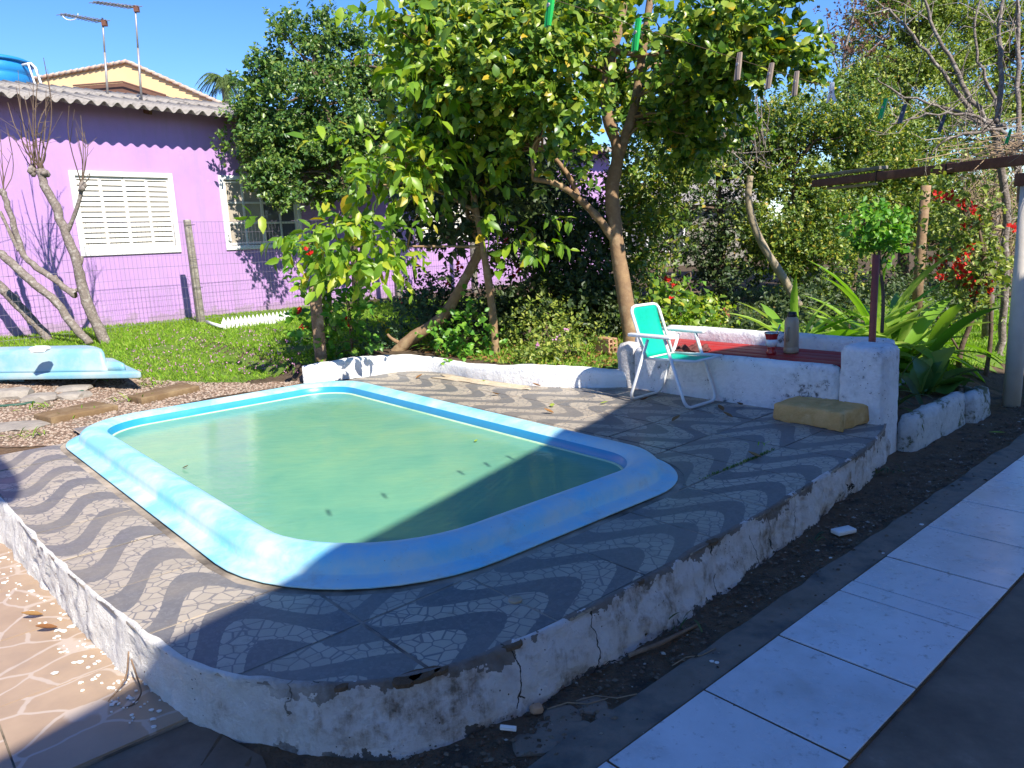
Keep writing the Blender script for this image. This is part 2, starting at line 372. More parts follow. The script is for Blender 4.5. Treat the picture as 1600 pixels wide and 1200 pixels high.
M['plank'] = simple('weathered_plank', (.23, .15, .07), (.17, .11, .06), 5, .9, .15, bump=.6, bscale=30, c3=(.28, .2, .11))
M['bark'] = simple('smooth_tan_bark', (.34, .22, .115), (.24, .15, .085), 7, .8, .2, bump=.6, bscale=25, c3=(.40, .29, .17))
M['barkp'] = simple('pale_bark', (.40, .33, .22), (.30, .24, .16), 8, .85, .2, bump=.6, bscale=25)
M['barkd'] = simple('dark_bark', (.10, .07, .05), (.16, .115, .08), 10, .9, .15, bump=.8, bscale=30)
M['barkg'] = simple('lichen_grey_bark', (.31, .265, .225), (.19, .155, .13), 16, .95, .1, bump=1., bscale=40, c3=(.43, .39, .34), bdist=.02)
M['dry'] = simple('dry_twigs', (.33, .24, .15), (.24, .17, .11), 12, .95, .1)
M['rust'] = simple('rusty_metal', (.20, .085, .055), (.14, .06, .042), 6, .75, .3, bump=.4, bscale=50, c3=(.26, .12, .075))
M['polered'] = simple('red_oxide_paint', (.30, .075, .05), (.22, .055, .04), 7, .6, .35)
M['postw'] = simple('cream_post_paint', (.66, .60, .52), (.56, .50, .42), 4, .7, .3, bump=.2)
M['red'] = simple('red_floor_paint', (.48, .022, .018), (.36, .018, .015), 5, .5, .35, bump=.2, bscale=40)
M['sling'] = simple('green_mesh_fabric', (.0, .42, .29), (.0, .36, .25), 30, .55, .3, bump=.2, bscale=400)
M['foam'] = simple('yellowed_foam', (.74, .46, .19), (.62, .37, .14), 7, .98, .05, bump=1., bscale=90, c3=(.78, .54, .26))
M['thermos'] = simple('beige_plastic', (.36, .28, .19), (.34, .26, .18), 6, .35, .45)
M['black'] = simple('black_plastic', (.015, .015, .016), (.02, .02, .02), 9, .45, .4)
M['steel'] = simple('stainless_steel', (.6, .6, .6), (.5, .5, .5), 9, .25, .5, 1.)
M['gred'] = simple('glossy_red_enamel', (.42, .02, .02), (.36, .02, .02), 9, .2, .5)
M['gwhite'] = simple('glossy_white_enamel', (.72, .72, .74), (.68, .68, .7), 9, .2, .5)
M['cloth'] = simple('maroon_rag', (.16, .06, .055), (.11, .045, .04), 12, .95, .1, bump=.5)
M['tarp'] = simple('dusty_cream_rag', (.58, .49, .36), (.46, .37, .25), 9, .95, .1, bump=.7, bscale=40)
M['stone'] = simple('grey_stone', (.34, .30, .25), (.24, .21, .18), 8, .95, .15, bump=.7, bscale=30)
M['gravel'] = leafmat('pinkish_gravel', [(0, (.22, .15, .105)), (.35, (.31, .22, .165)), (.7, (.41, .33, .26)), (1, (.18, .145, .11))], 0., .9, .15)
M['gravelbase'] = simple('gravel_bed', (.22, .145, .10), (.15, .105, .075), 5, .95, .1, bump=.8, bscale=50)
M['flake'] = simple('plaster_flakes', (.80, .77, .72), (.70, .67, .62), 9, .9, .1)
M['hose'] = simple('green_hose', (.02, .07, .045), (.03, .09, .06), 8, .5, .4)
M['peg'] = simple('green_plastic_peg', (.02, .42, .08), (.02, .36, .07), 20, .4, .45)
M['pegwood'] = simple('weathered_peg_wood', (.34, .27, .22), (.25, .2, .17), 20, .9, .1)
M['pegwhite'] = simple('white_plastic_peg', (.78, .78, .78), (.7, .7, .7), 20, .4, .45)
M['pegdark'] = simple('grey_plastic_peg', (.09, .09, .11), (.07, .07, .08), 20, .5, .4)
M['shut'] = simple('cream_shutter_paint', (.74, .70, .62), (.70, .66, .58), 5, .5, .35)
M['glass'] = NT('window_glass').set((.10, .10, .12), .05, .6)
M['curtain'] = simple('drawn_curtain', (.42, .37, .30), (.36, .31, .25), 6, .9, .1)
M['lawnbase'] = simple('lawn_soil', (.09, .16, .02), (.12, .19, .035), 8, .95, .1, bump=.7, bscale=60, c3=(.10, .10, .04))
M['grass'] = leafmat('grass_blades', [(0, (.13, .27, .02)), (.4, (.20, .37, .025)), (.75, (.28, .44, .04)), (1, (.36, .44, .08))], .4, .6, .3)
M['dry_leaf'] = leafmat('fallen_leaf', [(0, (.30, .15, .05)), (.5, (.22, .10, .04)), (1, (.40, .26, .10))], .1, .7, .2)
M['leaf_fallen_green'] = leafmat('fresh_fallen_leaf', [(0, (.25, .38, .05)), (1, (.38, .42, .08))], .2, .5, .3)
M['L_citrus'] = leafmat('citrus_leaf', [(0, (.045, .11, .025)), (.4, (.08, .165, .03)), (.75, (.13, .22, .035)), (1, (.24, .30, .06))], .25, .36)
M['L_persim'] = leafmat('yellowing_broad_leaf', [(0, (.09, .20, .02)), (.4, (.17, .31, .025)), (.75, (.28, .41, .03)), (.95, (.42, .44, .035)), (1, (.45, .32, .03))], .4, .4)
M['L_guava'] = leafmat('round_glossy_leaf', [(0, (.045, .115, .022)), (.35, (.11, .21, .03)), (.7, (.24, .345, .04)), (.96, (.38, .42, .055)), (1, (.55, .36, .03))], .33, .33)
M['L_dark'] = leafmat('dark_shade_leaf', [(0, (.028, .055, .018)), (.5, (.048, .085, .024)), (1, (.10, .13, .035))], .2, .5)  # dark leaf colour, also painting in the deep shade under the hedge
M['L_hedge'] = leafmat('privet_leaf', [(0, (.045, .10, .02)), (.35, (.10, .175, .025)), (.7, (.21, .28, .035)), (.95, (.36, .37, .05)), (1, (.46, .30, .05))], .28, .42)
M['L_olive'] = leafmat('olive_green_leaf', [(0, (.07, .13, .02)), (.5, (.18, .25, .035)), (1, (.34, .37, .06))], .28, .45)
M['L_bright'] = leafmat('bright_green_leaf', [(0, (.07, .22, .025)), (.5, (.13, .32, .035)), (1, (.24, .40, .05))], .35, .4)
M['L_strap'] = leafmat('strap_leaf', [(0, (.13, .30, .03)), (.5, (.25, .43, .05)), (1, (.40, .52, .11))], .35, .35)
M['L_red'] = leafmat('red_petal', [(0, (.55, .01, .01)), (1, (.65, .04, .02))], .25, .5, .3)
M['L_yellow'] = leafmat('yellow_petal', [(0, (.60, .45, .02)), (1, (.70, .58, .05))], .25, .5, .3)
M['L_pink'] = leafmat('pink_petal', [(0, (.55, .22, .42)), (1, (.62, .35, .5))], .25, .5, .3)
M['L_rust'] = leafmat('rusty_sparse_leaf', [(0, (.10, .05, .035)), (1, (.17, .09, .05))], .2, .6, .3)
M['L_blue'] = leafmat('blue_green_herb', [(0, (.06, .13, .07)), (1, (.13, .22, .10))], .25, .5, .3)
M['L_palm'] = leafmat('palm_leaflet', [(0, (.07, .12, .03)), (1, (.14, .2, .05))], .25, .5, .3)
def water():
    t = NT('murky_green_water'); co = t.coord('World')
    f = t.noise(co, 1.3, 5, .6, .6); g = t.noise(co, 5, 4, .7)
    c = t.ramp(t.math('ADD', t.math('MULTIPLY', f, .75), t.math('MULTIPLY', g, .25)), [(.34, (.15, .42, .29)), (.50, (.20, .47, .30)), (.62, (.25, .50, .29)), (.74, (.31, .52, .27))])
    df = t.node('ShaderNodeBsdfDiffuse'); t.L(c, df.inputs[0]); tr = t.node('ShaderNodeBsdfTransparent'); tr.inputs[0].default_value = (.80, 1, .85, 1)
    m1 = t.node('ShaderNodeMixShader'); m1.inputs[0].default_value = .22; t.L(df.outputs[0], m1.inputs[1]); t.L(tr.outputs[0], m1.inputs[2])
    gl = t.node('ShaderNodeBsdfGlossy'); gl.inputs['Roughness'].default_value = .03
    b = t.node('ShaderNodeBump'); b.inputs['Strength'].default_value = .22; b.inputs['Distance'].default_value = .012
    t.L(t.noise(t.coord('World', (3, 9, 1)), 2.6, 4, .55), b.inputs['Height']); t.L(b.outputs[0], gl.inputs['Normal'])
    fr = t.node('ShaderNodeFresnel'); fr.inputs['IOR'].default_value = 1.33; t.L(b.outputs[0], fr.inputs['Normal'])
    m2 = t.node('ShaderNodeMixShader'); t.L(fr.outputs[0], m2.inputs[0]); t.L(m1.outputs[0], m2.inputs[1]); t.L(gl.outputs[0], m2.inputs[2])
    t.L(m2.outputs[0], t.out.inputs['Surface']); return t.m
M['water'] = water()
# ================================================================== GROUND
def axis(lo, hi, step, far):
    a = list(np.arange(lo, hi, step)); o = step; x = lo
    L = []
    while x > -far: o *= 1.5; x -= o; L.append(x)
    R = []; o = step; x = a[-1]
    while x < far: o *= 1.5; x += o; R.append(x)
    return L[::-1]+a+R
vs_ = axis(-3, 13, .1, 220); ws_ = axis(-3, 14, .1, 220)
V = []; F = []
for w in ws_:
    for v in vs_:
        p = vw(v, w); z = zt(p[0], p[1])
        if v > .6 and w > 1.3 and w < 2.5: z += .018*n3(p[0]*9, p[1]*9)+.012*n3(p[0]*25, p[1]*25)
        V.append((p[0], p[1], z))
nv = len(vs_)
for j in range(len(ws_)-1):
    for i in range(nv-1): F.append((j*nv+i, j*nv+i+1, (j+1)*nv+i+1, (j+1)*nv+i))
mg = mesh_from('ground', V, F, True); g = link('ground', mg, M['dirt']); g['kind'] = 'structure'
mg.materials.append(M['soil'])
mi = []
for q in mg.polygons:
    c = q.center; v, w = tovw((c.x, c.y)); mi.append(1 if (w > 4.2 and v > 4.3) or w > 6.6 or v > 7.6 else 0)
mg.polygons.foreach_set('material_index', mi)

def patch(name, poly, dz, m, kind='structure', step=.12):   # a sheet draped a few mm over the terrain inside a polygon
    P = np.array(poly); x0, y0 = P.min(0); x1, y1 = P.max(0); nx = int((x1-x0)/step)+1; ny = int((y1-y0)/step)+1
    def ins(x, y):
        c = False; j = len(P)-1
        for i in range(len(P)):
            if (P[i][1] > y) != (P[j][1] > y) and x < (P[j][0]-P[i][0])*(y-P[i][1])/(P[j][1]-P[i][1])+P[i][0]: c = not c
            j = i
        return c
    idx = {}; V = []; F = []
    def vid(i, j):
        if (i, j) not in idx:
            x, y = x0+i*step, y0+j*step; x += .05*n3(x*5, y*5, 3); y += .05*n3(x*5, y*5, 7)
            idx[(i, j)] = len(V); V.append((x, y, zt(x, y)+dz))
        return idx[(i, j)]
    for i in range(nx):
        for j in range(ny):
            if ins(x0+(i+.5)*step, y0+(j+.5)*step): F.append((vid(i, j), vid(i+1, j), vid(i+1, j+1), vid(i, j+1)))
    o = link(name, mesh_from(name, V, F, True), m); o['kind'] = kind; return o, ins, (x0, y0, x1, y1)
# path
tr = thing('tile_path', vw(4, 1.07, 0), 'white glazed tile path in the shade', None, kind='structure')
tr['label'] = 'strip of white glazed floor tiles lying in the shade'
vj = [-2.0, -1.5, -1.005, -.51, -.015, .48, .977, 1.474, 1.972, 2.466, 2.97, 3.1, 3.448, 3.948, 4.445, 4.94, 5.44, 5.93, 6.43, 6.92, 7.42, 7.91, 8.4, 8.9, 9.4]
shared = {}
for a, b in zip(vj[:-1], vj[1:]):
    L = round(b-a-.010, 3)
    if L not in shared:
        mb = MB(); mb.box((0, 0, 0), (L, .493, .014)); me = mesh_from('tile', mb.V, mb.F); me.materials.append(M['path']); shared[L] = me
    o = link('tile', shared[L], None, tr, vw((a+b)/2, 1.0715, .016+random.uniform(-.002, .002)), AZ and (math.pi/2-AZ))
    o.rotation_euler.x = random.uniform(-.004, .004); o.rotation_euler.z += random.uniform(-.003, .003)
    bv = o.modifiers.new('b', 'BEVEL'); bv.width = .0015; bv.segments = 1
mb = MB(); mb.prism([vw(-2, .82)[:2], vw(9.5, .82)[:2], vw(9.5, 1.325)[:2], vw(-2, 1.325)[:2]], .0, .018); mb.build('mortar_bed', M['dirt'], tr)
mb = MB(); pts0 = []; pts1 = []
for i in range(80):
    v = -2+i*.145; pts0.append(vw(v, 1.325)[:2]); pts1.append(vw(v, 1.475+.02*n3(v*3, 5)+.012*n3(v*11, 2))[:2])
mb.prism(list(pts0)+list(pts1[::-1]), -.05, .013); o = mb.build('cement_strip', M['strip'], bevel=.004); o['kind'] = 'structure'
mb = MB(); mb.prism([vw(-4, -5)[:2], vw(10, -5)[:2], vw(10, .822)[:2], vw(-4, .822)[:2]], -.05, .010); o = mb.build('cement_floor', M['floor']); o['kind'] = 'structure'
mb = MB(); mb.prism([vw(-4, .824)[:2], vw(-2.0, .824)[:2], vw(-2., 1.475)[:2], vw(.62, 1.475)[:2], vw(.75, 2.1)[:2], vw(.66, 2.445)[:2], vw(-4, 2.445)[:2]][2:], -.05, .006); o = mb.build('cement_apron', M['floor']); o['kind'] = 'structure'
# terracotta patio with printed tiles
pr = thing('tiled_patio', vw(-.6, 4, 0), None, None, kind='structure')
tw = .55; mp = MB(); mp.box((0, 0, 0), (tw-.006, tw-.006, .014)); shared = []
for k in range(1):
    me = mesh_from('tile', mp.V, mp.F); me.materials.append(M['patio'])
for i in range(-5, 2):
    for j in range(0, 7):
        cv = .17+tw*(i+.5); cw = 2.45+tw*(j+.5)
        if cv-tw/2 > .66: continue
        o = link('tile', me, None, pr, vw(cv, cw, .012+random.uniform(-.001, .001)), math.pi/2-AZ+random.choice((0, 1, 2, 3))*math.pi/2)
mb = MB(); mb.prism([vw(-2.6, 2.45)[:2], vw(.72, 2.45)[:2], vw(.72, 6.3)[:2], vw(-2.6, 6.3)[:2]], -.05, .0165-.005); mb.build('mortar_bed', M['patio'] and M['grout'], pr)

# ================================================================== POOL DECK
front_px = [(0, 780), (50, 840), (100, 890), (160, 942), (215, 985), (275, 1030), (350, 1056), (430, 1068), (520, 1072), (600, 1066), (690, 1048), (790, 1012), (880, 973), (1020, 900), (1110, 845), (1205, 796), (1290, 742), (1350, 706), (1380, 676), (1388, 655)]
edge = [gp(x, y, ZD)[:2] for x, y in front_px]
_dl = (edge[0]-edge[3])/np.linalg.norm(edge[0]-edge[3]); edge = [edge[0]+_dl*2.2, edge[0]+_dl*1.1]+edge
def dense(P, step):
    P = [np.array(p, float) for p in P]; out = []
    for a, b in zip(P[:-1], P[1:]):
        n = max(1, int(np.linalg.norm(b-a)/step))
        for i in range(n): out.append(a+(b-a)*i/n)
    out.append(P[-1]); return out
def chaikin(P):
    out = [P[0]]
    for a, b in zip(P[:-1], P[1:]): out += [.75*np.array(a)+.25*np.array(b), .25*np.array(a)+.75*np.array(b)]
    out.append(P[-1]); return out
edge = chaikin(chaikin(edge))
hull_far = [vw(6.2, 2.8)[:2], vw(6.2, 9)[:2], vw(.2, 9)[:2]]
def hull(P):
    P = sorted({(round(float(p[0]), 5), round(float(p[1]), 5)) for p in P})
    def half(Q):
        o = []
        for p in Q:
            while len(o) > 1 and (o[-1][0]-o[-2][0])*(p[1]-o[-2][1])-(o[-1][1]-o[-2][1])*(p[0]-o[-2][0]) <= 0: o.pop()
            o.append(p)
        return o
    a, b = half(P), half(P[::-1]); return a[:-1]+b[:-1]
outer = hull(list(edge)+hull_far)
def clip(poly, conv, eps=0.):     # Sutherland-Hodgman against a counter-clockwise ring
    out = [np.array(p[:2]) for p in poly]
    n = len(conv)
    for i in range(n):
        a, b = np.array(conv[i]), np.array(conv[(i+1) % n]); d = b-a
        if np.dot(d, d) < 1e-9: continue
        nrm = np.array([-d[1], d[0]]); src = out; out = []
        if not src: return []
        sd = [np.dot(nrm, p-a) for p in src]
        for k in range(len(src)):
            p, q, s0, s1 = src[k], src[(k+1) % len(src)], sd[k], sd[(k+1) % len(src)]
            if s0 >= 0: out.append(p)
            if (s0 >= 0) != (s1 >= 0): out.append(p+(q-p)*s0/(s0-s1))
    return out
def rrect(inset, n=10, r=.55, shear=True):   # the pool's rounded rectangle
    v0, v1, w0, w1 = PV0+inset, PV1-inset, PW0+inset, PW1-inset; P = []; R0 = {-90: .5, 0: .55, 90: .55, 180: .88}
    for sv, sw, a0 in ((1, 0, -90), (1, 1, 0), (0, 1, 90), (0, 0, 180)):
        r = max(.1, R0[a0]-inset*.8); cv = v1-r if sv else v0+r; cw = w1-r if sw else w0+r
        for k in range(n+1):
            a = math.radians(a0+90*k/n); v = cv+r*math.cos(a); w = cw+r*math.sin(a)
            v += (v-PV0)/2.55*.03*(w-4.2); P.append(vw(v, w)[:2])
    return P
hole = rrect(.16, 4)
def minus(poly, conv):            # pieces of poly outside a convex ring
    rest = [np.array(p[:2]) for p in poly]; res = []
    n = len(conv)
    for i in range(n):
        a, b = np.array(conv[i]), np.array(conv[(i+1) % n]); d = b-a
        if np.dot(d, d) < 1e-9 or len(rest) < 3: continue
        nrm = np.array([-d[1], d[0]])
        def half(P, sgn):
            out = []; sd = [sgn*np.dot(nrm, p-a) for p in P]
            for k in range(len(P)):
                p, q, s0, s1 = P[k], P[(k+1) % len(P)], sd[k], sd[(k+1) % len(P)]
                if s0 >= 0: out.append(p)
                if (s0 >= 0) != (s1 >= 0): out.append(p+(q-p)*s0/(s0-s1))
            return out
        o = half(rest, -1)
        if len(o) >= 3: res.append(o)
        rest = half(rest, 1)
    return res
deck = thing('pool_deck', vw(2.2, 4, ZD), None, None, kind='structure'); deck['label'] = 'raised deck of wave patterned mosaic tiles around the pool'
def area(P): return .5*abs(sum(P[i][0]*P[(i+1) % len(P)][1]-P[(i+1) % len(P)][0]*P[i][1] for i in range(len(P))))
T = .49; full = {}
grout = MB(); nt = 0
for i in range(-1, 10):
    for j in range(0, 11):
        v0 = .215+T*i; w0 = 1.235+T*j; cv, cw = v0+T/2, w0+T/2
        if cw > 5.95 and cv < 1.3: continue
        if cw > 6.45 and cv < 3.2: continue
        if cv > 5.1: continue
        T_ = T; TT = T
        if cw > 2.2 and i in (0, 1):
            if i == 0: continue
            v0 = .50; TT = .695; cv = .745
        cell = [vw(v0, w0)[:2], vw(v0+TT, w0)[:2], vw(v0+TT, w0+T)[:2], vw(v0, w0+T)[:2]]
        gcell = clip(cell, outer)
        if len(gcell) < 3: continue
        for q in minus(gcell, hole):
            if area(q) > 1e-4:
                b = len(grout.V); grout.V += [(p[0], p[1], ZD-.0016) for p in q]; grout.F.append(tuple(range(b, b+len(q)))); grout.M.append(0)
        g_ = .0055 + (.004 if (i+j*3) % 4 == 0 else 0)
        t4 = [vw(v0+g_, w0+g_)[:2], vw(v0+TT-g_, w0+g_)[:2], vw(v0+TT-g_, w0+T-g_)[:2], vw(v0+g_, w0+T-g_)[:2]]
        pc = clip(t4, outer)
        if len(pc) < 3: continue
        pcs = [q for q in minus(pc, rrect(-.035, 6)) if area(q) > 2e-4]
        if not pcs: continue
        zz = ZD+random.uniform(.0, .002); c = vw(cv, cw, zz); rz = math.pi/2-AZ
        ca, sa = math.cos(-rz), math.sin(-rz); mb = MB(); tx, ty = random.uniform(-.003, .003), random.uniform(-.003, .003)
        for q in pcs:
            loc = [((p[0]-c[0])*ca-(p[1]-c[1])*sa, (p[0]-c[0])*sa+(p[1]-c[1])*ca) for p in q]
            n = len(loc); b = len(mb.V)
            mb.V += [(x, y, -.012) for x, y in loc]+[(x, y, x*tx+y*ty) for x, y in loc]
            mb.F += [tuple(range(b+n, b+2*n))]+[(b+k, b+(k+1) % n, b+n+(k+1) % n, b+n+k) for k in range(n)]; mb.M += [0]*(n+1)
        front = cw < 2.7 and cv > .9
        me = mesh_from('tile', mb.V, mb.F); me.materials.append(M['tileA'] if front else M['tileB'])
        link('tile', me, None, deck, c, rz); nt += 1
grout.build('grout', M['grout'], deck)
# whitewashed plaster skirt round the front of the deck
bot_px = [(0, 856), (60, 920), (120, 987), (190, 1055), (240, 1100), (300, 1133), (380, 1160), (470, 1178), (560, 1186), (640, 1182), (720, 1164), (800, 1128), (880, 1085), (1000, 1015), (1100, 955), (1210, 866), (1300, 804), (1350, 764), (1385, 722), (1396, 697)]
bot = [gp(x, y, 0)[:2] for x, y in bot_px]; _dl = (bot[0]-bot[3])/np.linalg.norm(bot[0]-bot[3]); bot = chaikin(chaikin([bot[0]+_dl*2.2, bot[0]+_dl*1.1]+bot))
E1 = dense(edge, .022); 
def resample(P, n):
    P = np.array(P); d = np.r_[0, np.cumsum(np.linalg.norm(np.diff(P, axis=0), axis=1))]; t = np.linspace(0, d[-1], n)
    return np.stack([np.interp(t, d, P[:, k]) for k in range(P.shape[1])], 1)
NS = 420; TP = resample(edge, NS); BP = resample(bot, NS); NR = 14
V = []; F = []
for i in range(NS):
    t_ = TP[min(i+1, NS-1)]-TP[max(i-1, 0)]; t_ /= np.linalg.norm(t_)+1e-9; nr = np.array([t_[1], -t_[0]])
    cr = abs(n3(TP[i][0]*2.1, TP[i][1]*2.1, 4))
    rows = [(TP[i]-nr*(.012+.02*max(0, n3(*(TP[i]*7), 2))), ZD+.004+.006*max(0, n3(*(TP[i]*14), 1)))]
    for k in range(NR+1):
        f = k/NR; f2 = f
        p = TP[i]+(BP[i]-TP[i])*f2; z = (ZD+.002)*(1-f)-.03*f
        a = .014*n3(p[0]*6, p[1]*6, z*6)+.012*n3(p[0]*17, p[1]*17, z*17)+.005*n3(p[0]*45, p[1]*45, z*45)
        a -= .035*ss(.18, .5, n3(p[0]*2.5+9, p[1]*2.5, 1.))*ss(.55, .95, f)
        if i > 3: a -= .03*max(0, 1-abs(n3(p[0]*3.1, p[1]*3.1, z*.6))*30)*.5
        rows.append((p+nr*(a if k > 0 else a*.5+.003), z))
    V += [(p[0], p[1], z) for p, z in rows]
R_ = NR+2
def skirt(name, i0, i1, m, lab):
    F = [(i*R_+k, i*R_+k+1, (i+1)*R_+k+1, (i+1)*R_+k) for i in range(i0, i1) for k in range(R_-1)]
    used = sorted({q for f in F for q in f}); rem = {q: j for j, q in enumerate(used)}
    o = link(name, mesh_from(name, [V[q] for q in used], [tuple(rem[q] for q in f) for f in F], True), m, deck); o.location = -wl(deck); o['label'] = lab
skirt('plaster_skirt', 0, NS-1, M['skirt'], 'cracked whitewashed plaster edge of the deck, stained along the front')

# ================================================================== POOL
pool = thing('swimming_pool', vw(2.27, 4.3, ZD), 'small blue fibreglass swimming pool full of cloudy green water', 'swimming pool')
def sweep(prof, m, name, parent, n=12, smooth=True):
    V = []; F = []; rings = [rrect(i, n) for i, z in prof]; k = len(rings[0])
    for ring, (ins, z) in zip(rings, prof): V += [(p[0], p[1], z) for p in ring]
    for a in range(len(prof)-1):
        for b in range(k): F.append((a*k+b, a*k+(b+1) % k, (a+1)*k+(b+1) % k, (a+1)*k+b))
    o = link(name, mesh_from(name, V, F, smooth), m, parent); o.location = -wl(parent); return o
WZ = .258
sweep([(.10, ZD-.01), (.03, ZD+.004), (.004, ZD+.006), (0, ZD+.011), (.004, ZD+.016), (.045, ZD+.021), (.075, ZD+.028), (.082, ZD+.034), (.088, ZD+.062), (.096, ZD+.082), (.114, ZD+.098), (.142, ZD+.108), (.175, ZD+.111), (.208, ZD+.106), (.235, ZD+.095), (.257, ZD+.08)], M['pool'], 'rim', pool)
sweep([(.257, ZD+.08), (.261, ZD+.077), (.269, WZ+.004), (.272, WZ-.012)], M['poolband'], 'rim_band', pool)
sweep([(.270, WZ+.006), (.281, WZ+.004), (.290, WZ-.012), (.345, WZ-.3), (.40, -.42), (.5, -.5), (.9, -.52)], M['poolin'], 'shell', pool)
ring = rrect(.9, 12); me = mesh_from('pool_floor', [(p[0], p[1], -.52) for p in ring], [tuple(range(len(ring)))]); o = link('pool_floor', me, M['poolin'], pool); o.location = -wl(pool)
ring = rrect(.278, 12); me = mesh_from('water', [(p[0], p[1], WZ) for p in ring], [tuple(range(len(ring)))]); o = link('water', me, M['water'], pool); o.location = -wl(pool)
mb = MB(); c0 = vw(1.36, 2.52)
for k, z in ((0, WZ-.012), (1, -.2)): 
    r = .42+.25*k; mb.prism([c0[:2]+np.array(q) for q in [(VX*r*math.cos(a)+WX*r*math.sin(a)) for a in [math.radians(x) for x in range(0, 91, 10)]]]+[c0[:2]-VX*.02-WX*.02], -.5, z)
mb.build('step', M['white'], pool)
c = plane_v(716, 668, 3.2); mb = MB()
nrm = -np.append(VX, 0); cc = vw(3.175, c[0], 0)
P = [(gp(716, 667, WZ-.008))[:3]]
mb.lathe((P[0][0], P[0][1], WZ-.012), [(.035, 0), (.036, .006), (.03, .011), (.015, .011), (.013, .004)], 20); mb.build('return_inlet', M['gwhite'], pool, True)

# ================================================================== GARDEN KERB (white masonry)
kerb_px = [(474, 596), (520, 592), (565, 587), (610, 582), (650, 579), (690, 582), (730, 590), (780, 598), (840, 604), (900, 606), (945, 606), (985, 605)]
kp = chaikin(chaikin([gp(x, y, ZD)[:2] for x, y in kerb_px])); kp = resample(kp, 130)
V = []; F = []; R_ = 9
tops_px = [(474, 573), (520, 567), (565, 561), (610, 556), (650, 551), (690, 551), (730, 558), (780, 569), (840, 574), (900, 578), (945, 583), (985, 583)]
for i, p in enumerate(kp):
    t_ = kp[min(i+1, len(kp)-1)]-kp[max(i-1, 0)]; t_ /= np.linalg.norm(t_); nr = np.array([-t_[1], t_[0]])   # away from deck
    x = pxs = None
    u = i/(len(kp)-1)*(len(tops_px)-1); a = int(min(u, len(tops_px)-2)); fr = u-a
    h = .15+.03*math.sin(u*.9)+.012*n3(p[0]*4, p[1]*4, 1)
    for k, (off, z) in enumerate([(0, 0), (.0, h*.35), (.004, h*.7), (.012, h*.93), (.035, h), (.085, h+.004), (.12, h*.98), (.135, h*.85), (.15, -.1)]):
        q = p+nr*off; d = .008*n3(q[0]*9, q[1]*9, z*9)+.004*n3(q[0]*31, q[1]*31, z*31)
        V.append((q[0]+nr[0]*d, q[1]+nr[1]*d, ZD+z-(.02 if k == 0 else 0)+d*.6))
for i in range(len(kp)-1):
    for k in range(R_-1): F.append((i*R_+k, (i+1)*R_+k, (i+1)*R_+k+1, i*R_+k+1))
F.append(tuple(range(R_))); F.append(tuple((len(kp)-1)*R_+k for k in range(R_-1, -1, -1)))
o = link('garden_kerb', mesh_from('garden_kerb', V, F, True), M['curb']); tag(o, 'low curving whitewashed kerb between mosaic deck and flower bed', 'garden wall', kind='thing')
M['kerbw'] = plaster('kerb_whitewash', (.80, .79, .77), (.30, .24, .18), .68)
o.data.materials[0] = M['kerbw']

# ================================================================== BENCH TABLE with pillar
bench = thing('masonry_table', vw(5.3, 3.1, ZD), 'whitewashed masonry table with red top beside the green chair', 'table')
def rough_box(mb, v0, v1, w0, w1, z0, z1, amp=.008, step=.05, batter=0., seed=0):
    # a hand-plastered block: rounded, uneven faces
    nx, ny, nz = [max(2, int((b-a)/step)) for a, b in ((v0, v1), (w0, w1), (z0, z1))]
    bm = bmesh.new(); bmesh.ops.create_grid(bm, x_segments=1, y_segments=1, size=1); bm.free()
    idx = {}; V = []; F = []
    def vert(i, j, k):
        if (i, j, k) in idx: return idx[(i, j, k)]
        fv, fw, fz = i/nx, j/ny, k/nz
        v, w, z = v0+(v1-v0)*fv, w0+(w1-w0)*fw, z0+(z1-z0)*fz
        edges = sum((a in (0, 1)) for a in (fv, fw)) + (1 if fz == 1 else 0)
        s = .012*max(0, edges-1)
        cv, cw = (v0+v1)/2, (w0+w1)/2
        v += -math.copysign(s, v-cv) if fv in (0, 1) else 0; w += -math.copysign(s, w-cw) if fw in (0, 1) else 0
        if fz == 1 and edges > 1: z -= s
        b = batter*(1-fz); v += math.copysign(b, v-cv) if fv in (0, 1) else 0; w += math.copysign(b, w-cw) if fw in (0, 1) else 0
        p = vw(v, w, z); d = amp*n3(p[0]*5, p[1]*5, z*5+seed)+amp*.5*n3(p[0]*16, p[1]*16, z*16)
        if fv in (0, 1): v += math.copysign(d, v-cv)
        if fw in (0, 1): w += math.copysign(d, w-cw)
        if fz == 1: z += d
        idx[(i, j, k)] = len(V); V.append(vw(v, w, z)); return idx[(i, j, k)]
    for i in range(nx):
        for j in range(ny): F.append((vert(i, j, nz), vert(i+1, j, nz), vert(i+1, j+1, nz), vert(i, j+1, nz)))
    for k in range(nz):
        for i in range(nx):
            F.append((vert(i, 0, k), vert(i+1, 0, k), vert(i+1, 0, k+1), vert(i, 0, k+1))); F.append((vert(i+1, ny, k), vert(i, ny, k), vert(i, ny, k+1), vert(i+1, ny, k+1)))
        for j in range(ny):
            F.append((vert(nx, j, k), vert(nx, j+1, k), vert(nx, j+1, k+1), vert(nx, j, k+1))); F.append((vert(0, j+1, k), vert(0, j, k), vert(0, j, k+1), vert(0, j+1, k+1)))
    mb.add(V, F)
TZ = .595
mb = MB(); rough_box(mb, 5.0, 5.09, 2.29, 4.08, -.05, TZ+.004); mb.build('front_wall', M['bench'], bench, True)
mb = MB(); rough_box(mb, 5.66, 5.75, 2.2, 4.25, .1, TZ+.115, seed=3); mb.build('back_wall', M['bench'], bench, True)
mb = MB(); rough_box(mb, 5.0, 5.15, 4.083, 4.27, .1, TZ+.03, amp=.016, seed=5); mb.build('end_pier', M['curb'], bench, True)
